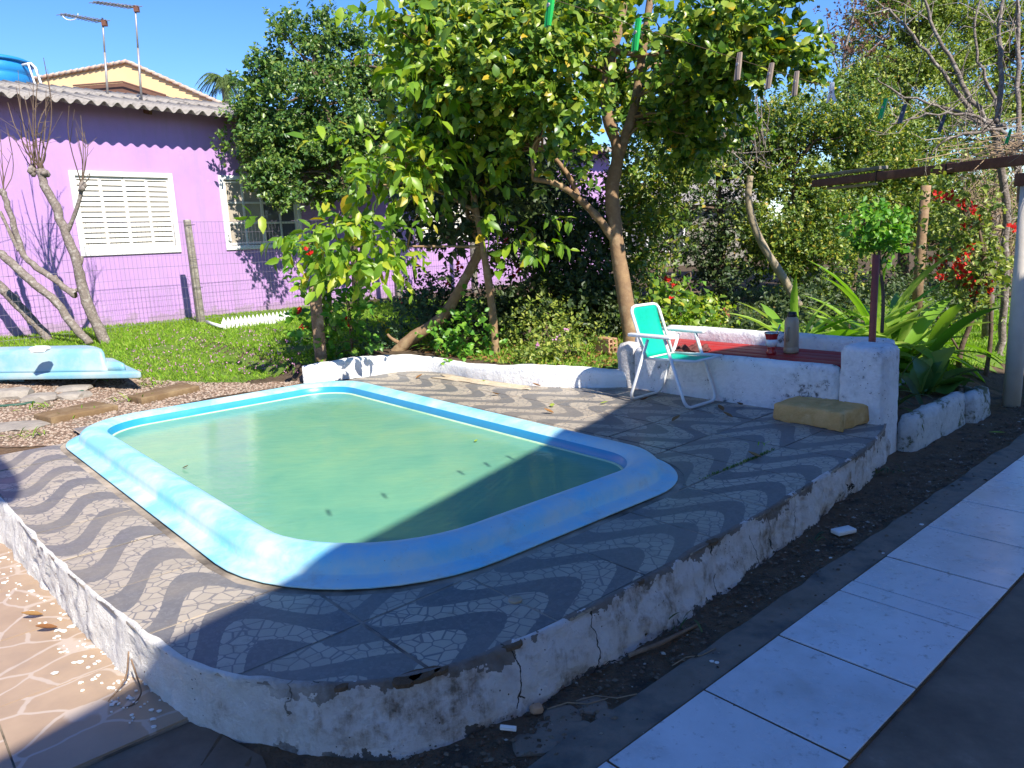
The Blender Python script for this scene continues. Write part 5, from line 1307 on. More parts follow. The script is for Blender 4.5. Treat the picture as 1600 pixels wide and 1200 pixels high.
def big_leaf_mesh(name, L, Wd, m):
    V, F = leaf_arrays(np.zeros((1, 3)), np.array([[0, 1., 0]]), np.array([[0, 0, 1.]]), np.array([L]), np.array([Wd]), True); return np_mesh(name, V, F, m, True)
def leaf_objects(A, idx, mesh, L0, parent, name='leaf'):
    P, D, N, L, W_ = A; off = np.array(wl(parent)) if parent else np.zeros(3)
    for i in idx:
        d = D[i]/np.linalg.norm(D[i]); s = np.cross(d, N[i]); s /= np.linalg.norm(s); n = np.cross(s, d); k = L[i]/L0
        o = bpy.data.objects.new(name, mesh); COL.objects.link(o); o.parent = parent; q = P[i]-off
        o.matrix_local = Matrix(((s[0]*k, d[0]*k, n[0]*k, q[0]), (s[1]*k, d[1]*k, n[1]*k, q[1]), (s[2]*k, d[2]*k, n[2]*k, q[2]), (0, 0, 0, 1)))
def front_idx(A, n, xr=(0, 1600), yr=(0, 1200)):     # leaves that show largest: nearest the viewer inside the frame
    P, L = A[0], A[3]; q = P-CAM; z = q@fwd; x = 800+FPX*(q@RT)/z; y = 600-FPX*(q@UP)/z
    ok = (x > xr[0]) & (x < xr[1]) & (y > yr[0]) & (y < yr[1]); sc = np.where(ok, L/z, -1); return np.argsort(-sc)[:n]
def plant(name, base, label, cat, blobs, n, per, slen, L, Wd, mat_, clump=.2, cl_n=40, trunk=None, limb=(14, .03, .008), bark='barkd', big=False, indiv=0, group=None, droop=0., shell=.45, up=.35, part='crown', skel=None, facing=1.1, root=None):
    r = root or thing(name, base, label, cat, group)
    P, D, CL = sprigs(blobs, n, clump, per, cl_n, shell, droop, up, slen)
    A = leaves_on(P, D, per, slen, L, Wd, droop, facing)
    if indiv:
        idx = front_idx(A, indiv); me = big_leaf_mesh('leaf', L, Wd, mat_); leaf_objects(A, idx, me, L, r)
        keep = np.ones(len(A[0]), bool); keep[idx] = False; A = tuple(a[keep] for a in A)
    V, F = leaf_arrays(*A, big=big); o = place(part, np_mesh(part, V, F, mat_), r, 'stuff' if indiv else None)
    sk = []
    if trunk:
        mb = MB()
        for t in trunk: sk += trunk_tube(mb, *t)
        mb.build('trunk', M[bark], r, True)
    if skel is not None: sk = sk+skel
    if sk and limb:
        mb = MB(); limbs(mb, sk, CL, *limb); mb.build('branches', M[bark], r, True, kind='stuff')
    # fine twigs: short stems carrying every few sprigs
    return r, CL

# --- dark citrus tree before the lilac wall
Yc = 12.6
def wy(px): t_, z_ = wall_at(px, 250); return hp(t_, 0, z_)[1]
plant('citrus_tree', gt(560, 492), 'dense dark green citrus tree hiding the right half of the lilac wall', 'tree',
      [blob(485, 150, wy(485)-1.3, 95, 95, .7), blob(425, 215, wy(425)-.95, 55, 70, .45), blob(530, 95, wy(530)-1.1, 60, 60, .7), blob(470, 55, wy(470)-1., 30, 30, .4, .8), blob(450, 278, wy(450)-1.35, 52, 45, .45), blob(415, 130, wy(415)-.8, 35, 40, .4, .8),
       blob(570, 190, wy(570)-1.3, 90, 95, .9), blob(610, 110, wy(610)-1.3, 60, 60, .7), blob(520, 250, wy(520)-1.55, 70, 60, .7), blob(640, 230, wy(640)-1.4, 60, 80, .8), blob(388, 210, wy(388)-.6, 24, 42, .3, .7), blob(438, 312, wy(438)-1.3, 34, 18, .3, .8)],
      9500, 6, .11, .075, .023, M['L_citrus'], clump=.13, cl_n=230, trunk=[([(560, 492), (555, 400), (540, 320), (520, 220), (500, 130)], Yc+.2, .09, .03)], limb=(60, .03, .006))
# --- young broad-leaved tree with two stems (yellowing leaves)
Yy = 7.75
tb_ = gt(775, 553)
plant('broadleaf_tree', tb_, 'slim young tree with large yellow green leaves beside the kerb', 'tree',
      [blob(615, 275, 7.3, 50, 45, .4, 1.2), blob(590, 240, 7.3, 25, 20, .3, .8), blob(560, 372, 7.2, 70, 32, .4, 1.2), blob(500, 375, 7.2, 30, 28, .25, .8), blob(590, 410, 7.2, 40, 32, .3), blob(690, 120, 7.2, 40, 45, .4, .9), blob(640, 40, 7.3, 55, 30, .4, .8), blob(600, 25, 7.3, 25, 20, .3, .5), blob(680, 240, 7.5, 40, 35, .4), blob(760, 300, 7.6, 60, 50, .4, .3), blob(815, 360, 7.6, 25, 35, .25, .6)],
      400, 5, .2, .135, .033, M['L_persim'], clump=.14, cl_n=80, big=True, indiv=290, droop=.55, shell=.3,
      trunk=[([(775, 553), (768, 470), (755, 390), (742, 320), (730, 240), (728, 150), (722, 60)], tb_[1], .047, .018), ([(742, 330), (690, 300), (640, 285), (590, 290)], tb_[1], .018, .006, 7, -.4), ([(750, 385), (680, 385), (610, 385), (540, 378)], tb_[1], .016, .005, 7, -.5)], limb=(40, .010, .004), bark='bark')
lb_ = gt(622, 547)
r = thing('leaning_tree', lb_, 'leaning tan trunk rising rightwards from behind the white kerb', 'tree')
mb = MB(); P = trunk_tube(mb, [(618, 552), (640, 530), (690, 500), (712, 465), (735, 420), (752, 390), (748, 350), (735, 310)], lb_[1], .075, .04, 10, -.3); trunk_tube(mb, [(752, 388), (735, 350), (722, 300), (728, 250)], lb_[1]-.3, .035, .015, 8); trunk_tube(mb, [(632, 540), (612, 530), (605, 522)], lb_[1], .03, .012, 6); mb.build('trunk', M['bark'], r, True)
plant(None, None, None, None, [blob(740, 240, 8.3, 60, 70, .6), blob(690, 330, 8.4, 50, 45, .5), blob(800, 260, 8.5, 50, 60, .5)], 700, 6, .15, .10, .03, M['L_dark'], clump=.16, cl_n=36, skel=P[-8:], limb=(16, .012, .004), bark='bark', root=r)
# --- main tree with the tan forked trunk
mbp = gt(985, 545); Ym = mbp[1]
plant('guava_tree', mbp, 'main tree with forked tan trunk and round glossy leaves behind the green chair', 'tree',
      [blob(870, 95, 7.0, 55, 60, .5), blob(780, 60, 7.2, 75, 65, .7), blob(820, 150, 7.1, 75, 55, .6), blob(895, 165, 6.9, 40, 35, .35), blob(905, 235, 6.9, 30, 22, .3), blob(1000, 120, 8.9, 70, 70, .7), blob(1075, 60, 7.2, 55, 55, .6), blob(1165, 55, 7.0, 65, 55, .6), blob(1215, 45, 7.0, 55, 45, .5), blob(1150, 120, 7.3, 70, 40, .6), blob(1060, 160, 8.1, 70, 50, .7), blob(720, 90, 7.5, 70, 80, .6), blob(870, 20, 7.6, 70, 35, .7), blob(760, 210, 7.8, 80, 60, .7), blob(1100, 205, 8.1, 60, 40, .5), blob(1215, 105, 7.1, 40, 28, .3, .8), blob(860, 10, 8.4, 90, 60, .6), blob(680, 170, 7.9, 50, 60, .5), blob(700, 30, 7.6, 60, 40, .5)],
      5200, 7, .06, .08, .031, M['L_guava'], clump=.13, cl_n=210, big=True, indiv=290, shell=.4,
      trunk=[([(988, 552), (978, 470), (966, 400), (960, 345), (955, 300), (962, 262), (968, 235), (950, 190), (945, 140), (958, 80), (972, 20), (980, -40)], Ym, .086, .038, 12), ([(963, 262), (972, 225), (990, 180), (1000, 110), (1010, 40), (1020, -30)], Ym, .06, .03, 9), ([(958, 372), (935, 340), (905, 310), (870, 285), (832, 280)], Ym, .05, .022, 8, -.3), ([(905, 310), (890, 275), (862, 240), (838, 232)], Ym-.15, .03, .014, 8), ([(958, 80), (1020, 90), (1100, 60), (1180, 40)], Ym, .03, .012, 7, -.6)], limb=(90, .014, .004), bark='bark')
# --- shrubs filling the shade behind
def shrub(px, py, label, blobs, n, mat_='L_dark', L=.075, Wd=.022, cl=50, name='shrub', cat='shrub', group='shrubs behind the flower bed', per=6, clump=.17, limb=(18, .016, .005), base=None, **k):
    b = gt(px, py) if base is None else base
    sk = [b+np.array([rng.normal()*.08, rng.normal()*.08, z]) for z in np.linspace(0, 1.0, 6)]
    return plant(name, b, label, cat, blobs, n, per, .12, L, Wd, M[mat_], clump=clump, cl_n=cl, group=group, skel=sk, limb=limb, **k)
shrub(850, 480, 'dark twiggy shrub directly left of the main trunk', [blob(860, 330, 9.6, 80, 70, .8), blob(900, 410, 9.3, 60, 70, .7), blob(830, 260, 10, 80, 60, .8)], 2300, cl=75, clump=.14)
shrub(880, 500, 'low dark leafy shrub at the foot of the main trunk', [blob(880, 470, 8.9, 60, 45, .5), blob(930, 480, 9, 40, 50, .4), blob(820, 490, 9, 40, 30, .4)], 1000, cl=40, L=.07)
shrub(1030, 470, 'tall dark shrub right of the main trunk', [blob(1010, 270, 10, 60, 70, .8), blob(1000, 360, 9.8, 45, 70, .6), blob(1070, 230, 10.3, 60, 60, .8), blob(985, 430, 9.6, 35, 50, .4)], 1900, cl=66, mat_='L_hedge', L=.07)
shrub(700, 480, 'sparse dark shrub in front of the dappled lilac wall', [blob(690, 250, 11, 60, 50, .6), blob(800, 330, 11, 45, 60, .6), blob(720, 310, 11.2, 40, 30, .4, .5)], 900, cl=34)
shrub(660, 505, 'small shrub beneath the leaning trunk', [blob(700, 480, 9.3, 45, 25, .4), blob(780, 500, 9.3, 35, 30, .4)], 420, cl=22, L=.06)
shrub(900, 560, 'low pale tipped shrub behind the kerb near the brick', [blob(875, 540, 7.6, 40, 22, .35), blob(840, 548, 7.6, 20, 10, .2)], 200, 'L_olive', .05, .014, 30, per=5)
shrub(830, 550, 'low mixed shrub behind the kerb under the dark bushes', [blob(835, 520, 8.3, 35, 22, .4), blob(860, 500, 8.5, 30, 28, .4)], 380, 'L_olive', .05, .015, 26, per=5)
shrub(1060, 500, 'broad leaved weedy plant right of the chair back', [blob(1055, 480, 8.3, 22, 20, .3), blob(1078, 498, 8.2, 28, 12, .3)], 110, 'L_guava', .085, .035, 18, per=4, big=True)
shrub(735, 545, 'small bright green shrub before the thin trunk', [blob(735, 522, 7.9, 17, 22, .2)], 90, 'L_bright', .07, .028, 10, per=4, big=True, limb=(6, .006, .003))
# --- hedge and trees at the back right
def btree(px, py, label, blobs, n, mat_, L, Wd, cl, tr=None, clump=.24, bark='barkd', name='hedge_tree', limb=(30, .03, .008), **k):
    return plant(name, gt(px, py), label, 'tree', blobs, int(n*1.7), 6, .11, L*.78, Wd*.8, M[mat_], clump=clump*.72, shell=.62, cl_n=cl, trunk=tr, limb=limb, bark=bark, group='hedge trees along the back', **k)
btree(1130, 468, 'dark shaded hedge tree left of the curved bare trunk', [blob(1120, 300, 12.4, 60, 90, 1.), blob(1130, 400, 12.2, 55, 60, .9), blob(1085, 350, 12.6, 35, 90, .7), blob(1130, 220, 12.6, 70, 60, .9)], 1500, 'L_dark', .08, .024, 60, [([(1130, 468), (1128, 380), (1120, 250)], 12.5, .08, .03)])  # deep shade of this hedge gap is put into the dark leaf colour
btree(1240, 470, 'sunlit privet hedge tree behind the curved bare trunk', [blob(1230, 340, 11.8, 65, 80, .9), blob(1250, 240, 12.2, 80, 80, 1.), blob(1200, 200, 12.4, 50, 40, .8), blob(1280, 420, 11.8, 50, 40, .7), blob(1190, 400, 11.9, 40, 50, .6)], 3300, 'L_hedge', .075, .023, 110, [([(1240, 470), (1245, 380), (1240, 260)], 12, .08, .03)])
btree(1330, 470, 'yellow flecked hedge tree behind the round topiary', [blob(1340, 220, 12.3, 75, 75, 1.), blob(1330, 330, 12.0, 65, 60, .8), blob(1400, 270, 12.6, 60, 70, .9), blob(1320, 150, 12.8, 35, 30, .5, .5)], 3200, 'L_hedge', .075, .023, 105, [([(1330, 470), (1335, 380), (1340, 250)], 12.3, .08, .03)])
btree(1470, 470, 'dark green hedge tree behind the red flowers', [blob(1450, 230, 13, 65, 60, 1.), blob(1490, 330, 13, 60, 50, .8), blob(1560, 330, 13.2, 60, 60, .9), blob(1420, 340, 13, 50, 40, .7)], 2800, 'L_olive', .08, .025, 80, [([(1440, 470), (1440, 380), (1445, 250)], 12.8, .1, .04)])
btree(1400, 470, 'tall olive green tree rising above the hedge', [blob(1400, 70, 14.5, 70, 70, 1.2), blob(1440, 140, 14.3, 80, 55, 1.1), blob(1430, 10, 14.6, 60, 40, .9), blob(1480, 60, 14.6, 40, 60, .8)], 3600, 'L_olive', .085, .026, 110, [([(1410, 470), (1415, 250), (1420, 100)], 14.6, .13, .04)])
btree(1560, 470, 'loose leaved tree at the right edge behind the bare branches', [blob(1570, 120, 15, 70, 70, 1.1), blob(1540, 200, 14.6, 60, 50, 1.), blob(1600, 30, 15.2, 60, 60, 1.), blob(1530, 20, 15, 30, 40, .5, .5)], 2900, 'L_olive', .085, .026, 80, [([(1560, 470), (1555, 250), (1560, 100)], 15, .12, .04)])
btree(1290, 460, 'thin rusty leaved tree against the sky right of the main crown', [blob(1310, 55, 13.5, 40, 55, .7), blob(1350, 30, 13.6, 30, 35, .5)], 110, 'L_rust', .07, .022, 14, [([(1345, 300), (1322, 180), (1315, 100), (1330, 40), (1340, -10)], 13.5, .04, .012), ([(1318, 130), (1300, 80), (1292, 30)], 13.5, .018, .006), ([(1318, 110), (1360, 80), (1390, 50)], 13.5, .018, .006)], name='tree', limb=(22, .012, .004), bark='barkg')
# far treeline
P, D, CL = sprigs([(np.array([x, 30+4*n3(x*.2, 0), 1.8]), np.array([3., 1.5, 2.4+1.0*n3(x*.3, 5)]), 1.) for x in np.arange(-2, 34, 3.2)], 5500, .6, 5, 160)
A = leaves_on(P, D, 5, .4, .26, .085); V, F = leaf_arrays(*A); place('far_treeline', np_mesh('far_treeline', V, F, M['L_olive']), None, 'stuff')
# curved bare trunk
cb = gt(1246, 474); r = thing('bare_tree', cb, 'pale curved bare trunk leaning left against the hedge', 'tree')
mb = MB(); trunk_tube(mb, [(1248, 478), (1225, 435), (1195, 390), (1176, 350), (1168, 310), (1172, 275)], cb[1]-2.6, .055, .04, 10); mb.build('trunk', M['barkp'], r, True)
# wooden trunk among red flowers, hanging vine stems
for (pts, Y, r_, bark, lab) in (([(1437, 410), (1441, 360), (1447, 290)], 10.5, .065, 'bark', 'reddish brown trunk standing behind the round topiary'), ([(1548, 440), (1550, 390), (1556, 330)], 8.4, .05, 'barkg', 'grey stump like stem behind the red flowers')):
    b = at(*pts[0], Y); mb = MB(); P = [np.array([b[0], b[1], zt(b[0], b[1])-.05])]+pxpath(pts, Y); mb.tube(P, [r_*1.1]+[r_]*len(pts), 9); tag(mb.build('trunk', M[bark], None, True, loc=P[0]), lab, 'tree')
# bare branching vine on the right
vb = np.array([*at(1560, 250, 7.2)[:2], 0]); vb[2] = zt(vb[0], vb[1])
r = thing('bare_vine', vb, 'leafless woody vine sprawling over the rusty beam', 'vine')
mb = MB(); sk = []
for pts, r0, r1, Y in (([(1555, 205), (1510, 150), (1490, 95), (1455, 40), (1440, -20)], .028, .01, 7.4), ([(1530, 195), (1480, 120), (1430, 60), (1385, 10)], .026, .008, 7.6), ([(1560, 190), (1565, 120), (1560, 60), (1570, -20)], .03, .012, 7.2), ([(1590, 230), (1592, 120), (1590, 0)], .026, .014, 7.0), ([(1545, 200), (1480, 165), (1400, 150), (1370, 120)], .018, .005, 7.5), ([(1560, 170), (1530, 100), (1520, 40), (1535, -20)], .018, .007, 7.6), ([(1570, 200), (1500, 175), (1440, 180), (1390, 195)], .018, .005, 7.2), ([(1600, 215), (1540, 200), (1490, 215), (1450, 240)], .02, .006, 6.9), ([(1555, 205), (1575, 300), (1570, 420), (1562, 560)], .035, .04, 7.4), ([(1580, 220), (1600, 320), (1595, 450)], .03, .03, 7.4)):
    sk += trunk_tube(mb, pts, Y, r0, r1, 7, .2, .01)
mb.build('stems', M['barkg'], r, True)
mb = MB()
for i in range(170):
    s = np.array(sk[rng.integers(0, len(sk))]); d = nrm(rng.normal(size=3)*np.array([1, .6, 1])); L = rng.uniform(.15, .55)
    P = [s, s+d*L*.5+rng.normal(size=3)*.04, s+d*L+np.array([0, 0, .08])+rng.normal(size=3)*.06]; mb.tube(P, [.006, .004, .002], 3, False)
o = mb.build('twigs', M['barkg'], r); 
mb = MB()
for i in range(110):
    f = rng.random()**1.5; c = b0+(b1-b0)*(.0+.25*f)+np.array([.12+rng.normal()*.14, rng.normal()*.25, .07+abs(rng.normal())*.10*(1-f)]); d = nrm(np.array([rng.normal(), rng.normal(), rng.normal()*.35])); L = rng.uniform(.1, .4)
    mb.tube([c-d*L, c+rng.normal(size=3)*.05, c+d*L], [.003, .0045, .003], 3, False)
tag(mb.build('dry_brush', M['dry'], None, loc=tuple(b0)), 'small tangle of dry tan twigs at the post end of the rusty beam', 'dry brush', kind='stuff')
mb = MB()
for i in range(330):
    c = at(rng.uniform(1500, 1592), rng.uniform(265, 430), rng.uniform(7.6, 9)); d = nrm(rng.normal(size=3)); L = rng.uniform(.06, .25)
    mb.tube([c-d*L, c+rng.normal(size=3)*.05, c+d*L+[0, 0, -.05]], [.003, .004, .003], 3, False)
tag(mb.build('dry_creeper', M['dry'], None, loc=tuple(at(1550, 430, 8))), 'curtain of dry creeper stems hanging left of the cream post', 'creeper', kind='stuff')
# hanging stems in the middle of the trees
r = thing('hanging_vine', at(1130, 460, 9), 'bundle of pale leafless stems hanging in the gap of the trees', 'vine')
mb = MB()
for i in range(30):
    x = rng.uniform(1095, 1190); p = at(x, rng.uniform(120, 190), 9+rng.normal()*.3); q = at(x+rng.normal()*18, rng.uniform(210, 270), 9+rng.normal()*.3)
    mb.tube([p, (p+q)/2+rng.normal(size=3)*.08, q], [.006, .007, .004], 4, False)
for i in range(36):
    c = at(rng.uniform(1070, 1220), rng.uniform(200, 260), 9+rng.normal()*.4); d = nrm(rng.normal(size=3)*np.array([1, 1, .5])); L = rng.uniform(.1, .35); mb.tube([c-d*L, c+rng.normal(size=3)*.05, c+d*L], [.003, .005, .003], 3, False)
mb.build('stems', M['barkg'], r)

# --- bare pruned tree at the left
bb_ = gt(163, 538); Yb = bb_[1]
r = thing('pruned_tree', bb_, 'leafless pruned tree with knobbly grey limbs in front of the lilac wall', 'tree')
mb = MB(); kn = []
S1 = trunk_tube(mb, [(166, 540), (148, 500), (130, 455), (122, 412), (105, 370), (88, 325), (70, 290), (62, 266)], Yb, .07, .045, 9, 0, .006)
S2 = trunk_tube(mb, [(103, 366), (115, 340), (125, 310), (128, 290)], Yb, .03, .022, 7)
S3 = trunk_tube(mb, [(140, 536), (112, 505), (85, 468), (50, 440), (20, 412), (0, 395)], Yb-.2, .05, .048, 9, 0, .006)
S4 = trunk_tube(mb, [(118, 462), (90, 440), (60, 420), (35, 398), (28, 370), (12, 325), (5, 300)], Yb-.1, .042, .032, 8, 0, .006)
S5 = trunk_tube(mb, [(125, 452), (112, 455), (92, 440), (86, 430)], Yb, .025, .018, 6)
S6 = trunk_tube(mb, [(122, 418), (128, 408), (128, 400)], Yb, .03, .02, 6)
S7 = trunk_tube(mb, [(30, 392), (14, 360), (0, 330)], Yb-.1, .03, .02, 6)
for q in ((62, 266), (50, 266), (72, 268), (128, 290), (5, 300)):
    c = at(q[0], q[1], Yb); [mb.lathe(c+rng.normal(size=3)*.018-HZ*.05, [(.02, 0), (.035+.015*rng.random(), .03), (.04, .05), (.018, .09)], 6) for _ in range(3)]
mb.build('trunk', M['barkg'], r, True)
mb = MB()
def shoot(a, b, r0=.010):
    p, q = at(*a, Yb), at(*b, Yb+rng.normal()*.15); m_ = (p+q)/2+rng.normal(size=3)*.06; P = smooth([p, m_, q]); mb.tube(P, list(np.linspace(r0, .0035, len(P))), 4, False)
    for k in range(2):
        s = P[int(len(P)*rng.uniform(.35, .8))]; d = (q-p)*rng.uniform(.15, .3)+rng.normal(size=3)*.12; mb.tube([s, s+d], [.004, .002], 3, False)
for b in ((12, 160), (25, 135), (38, 150), (45, 185), (52, 130), (60, 110), (68, 90), (72, 140), (78, 165), (66, 175), (55, 200), (32, 190), (20, 210), (82, 150)): shoot((rng.uniform(52, 74), 268), b, .012)
for b in ((108, 165), (118, 200), (132, 205), (138, 225), (126, 180), (140, 270)): shoot((128, 290), b, .009)
for b in ((0, 205), (12, 200), (18, 240), (-4, 250)): shoot((6, 300), b, .008)
mb.build('shoots', M['barkd'], r)
b = gt(82, 536); mb = MB(); trunk_tube(mb, [(86, 545), (70, 520), (40, 490), (10, 455), (-20, 430)], b[1]+.2, .058, .062, 9, 0, .006); tag(mb.build('log', M['barkg'], None, True, loc=b), 'thick grey log leaning leftwards below the pruned tree', 'log')

# --- palm crown far behind
pb_ = at(350, 126, 34.); r = thing('palm_tree', (pb_[0], pb_[1], .3), 'feathery palm crown just showing beside the citrus tree', 'palm')
mb = MB(); mb.tube([(pb_[0], pb_[1], .3), (pb_[0], pb_[1], pb_[2])], [.2, .15], 8); mb.build('trunk', M['barkp'], r, True)
AP, AD, AN, AL, AW = [], [], [], [], []
for i in range(34):
    a = rng.uniform(0, 6.28); L = rng.uniform(1.0, 1.5); el = rng.uniform(.1, 1.1)
    for t in np.linspace(.15, 1, 34):
        p = pb_+np.array([math.cos(a)*L*t*math.cos(el*.6), math.sin(a)*L*t, L*(math.sin(el)*t-1.15*t*t*.9)])
        for s in (-1, 1): AP.append(p); AD.append(np.array([-math.sin(a)*s*.6+math.cos(a)*.5, math.cos(a)*s*.6+math.sin(a)*.5, -.7])); AN.append([0, 0, 1.]); AL.append(.26); AW.append(.010)
V, F = leaf_arrays(np.array(AP), np.array(AD), np.array(AN)+rng.normal(size=(len(AP), 3))*.3, np.array(AL), np.array(AW)); place('crown', np_mesh('crown', V, F, M['L_palm']), r)

# --- strap-leaved lilies
def strap_mesh(L, W0, arch, fold, n=9):
    V = []; F = []; 
    for i in range(n+1):
        t = i/n; w_ = W0*(.55+.9*t*(1-t)*1.6)*(1 if t < .75 else max(.02, (1-t)/.25)**.7)
        a = arch*t; x = L*(math.sin(a)/arch if arch > .05 else t); z = -L*(1-math.cos(a))/arch if arch > .05 else 0
        V += [(-w_, x, z+fold*w_), (0, x, z), (w_, x, z+fold*w_)]
    for i in range(n): b = i*3; F += [(b, b+1, b+4, b+3), (b+1, b+2, b+5, b+4)]
    return V, F
def strap_plant(base, label, n, Lr, W0, tips=(), m='L_strap', cat='plant', name='lily_clump', lo=.55, hi=1.3, archr=(.8, 1.9), spread=.12, az=None):
    r = thing(name, base, label, cat); cache = [strap_mesh(1., W0/((Lr[0]+Lr[1])/2), a, .45) for a in np.linspace(*archr, 5)]
    meshes = []
    for V, F in cache: me = mesh_from('leaf', V, F, True); me.materials.append(M[m]); meshes.append(me)
    for i in range(n):
        a = rng.uniform(0, 6.28) if az is None else rng.uniform(*az); e = rng.uniform(lo, hi); L = rng.uniform(*Lr); k = min(4, int((1.3-e)/1.0*5)) if rng.random() < .7 else rng.integers(0, 5)
        o = bpy.data.objects.new('leaf', meshes[max(0, k)]); COL.objects.link(o); o.parent = r
        o.location = (rng.normal()*spread, rng.normal()*spread*.7, .02); o.rotation_euler = (e, rng.normal()*.25, a); o.scale = (L, L, L)
    for (px, py, w_) in tips:     # leaves whose tips the photograph shows
        q = at(px, py, base[1]+rng.normal()*.12)-base; L = np.linalg.norm(q)*1.06; a = math.atan2(-q[0], q[1]); e = math.atan2(q[2], math.hypot(q[0], q[1]))+.28
        o = bpy.data.objects.new('leaf', meshes[0]); COL.objects.link(o); o.parent = r; o.rotation_euler = (e, rng.normal()*.15, a); o.scale = (L*w_, L, L)
    return r
lb = at(1255, 505, 7.0); lb[2] = zt(lb[0], lb[1])
strap_plant(lb, 'strap leaved lily clump left of the topiary, behind the table', 75, (.6, .95), .052, [(1152, 460, .6), (1180, 452, .6), (1262, 418, .6), (1300, 450, .6)], lo=.6, hi=1.3, archr=(1.0, 2.0))
lb = at(1375, 505, 6.9); lb[2] = zt(lb[0], lb[1])
strap_plant(lb, 'large strap leaved lily clump behind the white pillar', 100, (.7, 1.1), .056, [(1300, 380, .6), (1426, 375, .7), (1440, 420, .65), (1505, 452, .5), (1310, 405, .6), (1390, 400, .65)], lo=.6, hi=1.3, archr=(1.0, 2.0), spread=.2)
# large-leaved plant in the planter
pbp = vw(6.35, 2.2, .19); strap_plant(pbp, 'broad leaved plant growing in the mossy planter', 5, (.35, .5), .10, [(1440, 555, 1.2), (1520, 590, 1.4), (1500, 535, 1.2), (1480, 560, 1.5), (1455, 600, 1)], m='L_citrus', name='planter_plant', lo=.5, hi=1.2)
pbp = vw(5.75, 2.2, .19); strap_plant(pbp, 'thin arching lily leaves at the left end of the planter', 14, (.3, .6), .02, [(1440, 535, .5), (1430, 550, .5), (1410, 560, .6)], m='L_dark', name='planter_plant', lo=.6, hi=1.4)
# ferny tufts under the leaning trunk
c = gt(690, 545); strap_plant(c, 'arching grassy tuft under the leaning trunk', 22, (.18, .32), .014, m='L_bright', name='grass_tuft')
# topiary ball
tc = at(1372, 358, 5.75); tg = np.array([tc[0], tc[1]+.05, zt(tc[0], tc[1])])
r, _ = plant('topiary_bush', tg, 'bright green round topped bush just above the red pole', 'bush', [blob(1374, 362, 5.75, 22, 26, .12), blob(1350, 350, 5.75, 12, 14, .08), blob(1392, 372, 5.75, 12, 12, .08), blob(1362, 334, 5.75, 16, 10, .07, .8), blob(1402, 348, 5.75, 9, 12, .06, .6), blob(1338, 372, 5.75, 8, 9, .05, .5)], 165, 5, .07, .055, .02, M['L_bright'], clump=.05, cl_n=24, trunk=[([(1378, 520), (1381, 460), (1374, 410), (1372, 360)], 5.75, .014, .010), ([(1376, 415), (1360, 385), (1350, 350)], 5.75, .008, .004), ([(1376, 412), (1388, 385), (1396, 355)], 5.75, .008, .004)], limb=(16, .008, .004), shell=.5)
# red flowering shrubs
def flowers(parent, pts, Y, m, s=.035, spread=.02, n=10, name='flower'):
    off = np.array(wl(parent)) if parent else 0
    for (px, py) in pts:
        c = at(px, py, Y+rng.normal()*.08); k = n
        P = c+rng.normal(size=(k, 3))*spread; D = nrm(rng.normal(size=(k, 3))+np.array([0, -.6, .4])); Nn = nrm(rng.normal(size=(k, 3))*.5+np.array([.2, -.8, .5]))
        V, F = leaf_arrays(P, D, Nn, np.full(k, s), np.full(k, s*.42), True); place(name, np_mesh(name, V, F, M[m]), parent)
rb = at(1500, 560, 6.9); rb[2] = zt(rb[0], rb[1])
r, _ = plant('flowering_shrub', rb, 'red flowering shrub with bare dark stems behind the planter', 'shrub', [blob(1500, 410, 6.9, 55, 50, .35), blob(1520, 350, 7.0, 50, 40, .35), blob(1540, 450, 6.9, 40, 40, .3), blob(1480, 310, 7.1, 30, 30, .25, .5)], 420, 5, .1, .06, .02, M['L_olive'], clump=.09, cl_n=40,
      trunk=[([(1497, 590), (1500, 545), (1520, 500), (1530, 440), (1540, 380)], 6.9, .028, .014), ([(1540, 590), (1550, 520), (1545, 440), (1530, 360)], 6.9, .022, .012), ([(1520, 500), (1490, 440), (1470, 400)], 6.9, .014, .008), ([(1497, 545), (1470, 500), (1450, 480)], 6.9, .012, .006)], limb=(26, .008, .003))
flowers(r, [(1462, 405), (1470, 412), (1485, 395), (1488, 405), (1498, 415), (1505, 425), (1512, 404), (1516, 388), (1517, 445), (1520, 458), (1480, 435), (1470, 435), (1510, 430), (1461, 308), (1479, 310), (1506, 322), (1520, 330), (1522, 345), (1535, 340), (1507, 357), (1545, 452), (1580, 355), (1500, 398), (1490, 420)], 6.85, 'L_red', .042, .022)
# hibiscus by the wooden post
hb = gt(488, 560)
r, _ = plant('hibiscus_shrub', hb, 'climbing red flowered shrub beside the squared wooden post', 'shrub', [blob(488, 420, 8.2, 22, 32, .2), blob(535, 490, 8.2, 22, 40, .25), blob(478, 530, 8.2, 14, 28, .15), blob(540, 535, 8.1, 25, 22, .2), blob(500, 400, 8.2, 22, 18, .2, .6)], 230, 4, .1, .085, .034, M['L_bright'], clump=.07, cl_n=36, big=True, trunk=[([(515, 560), (508, 480), (495, 420), (485, 390)], 8.2, .014, .007), ([(550, 556), (545, 500), (540, 455)], 8.1, .008, .005)], limb=(18, .006, .003))
flowers(r, [(478, 386), (485, 398), (502, 398), (466, 487), (474, 512), (540, 505), (525, 415)], 8.1, 'L_red', .05, .018)
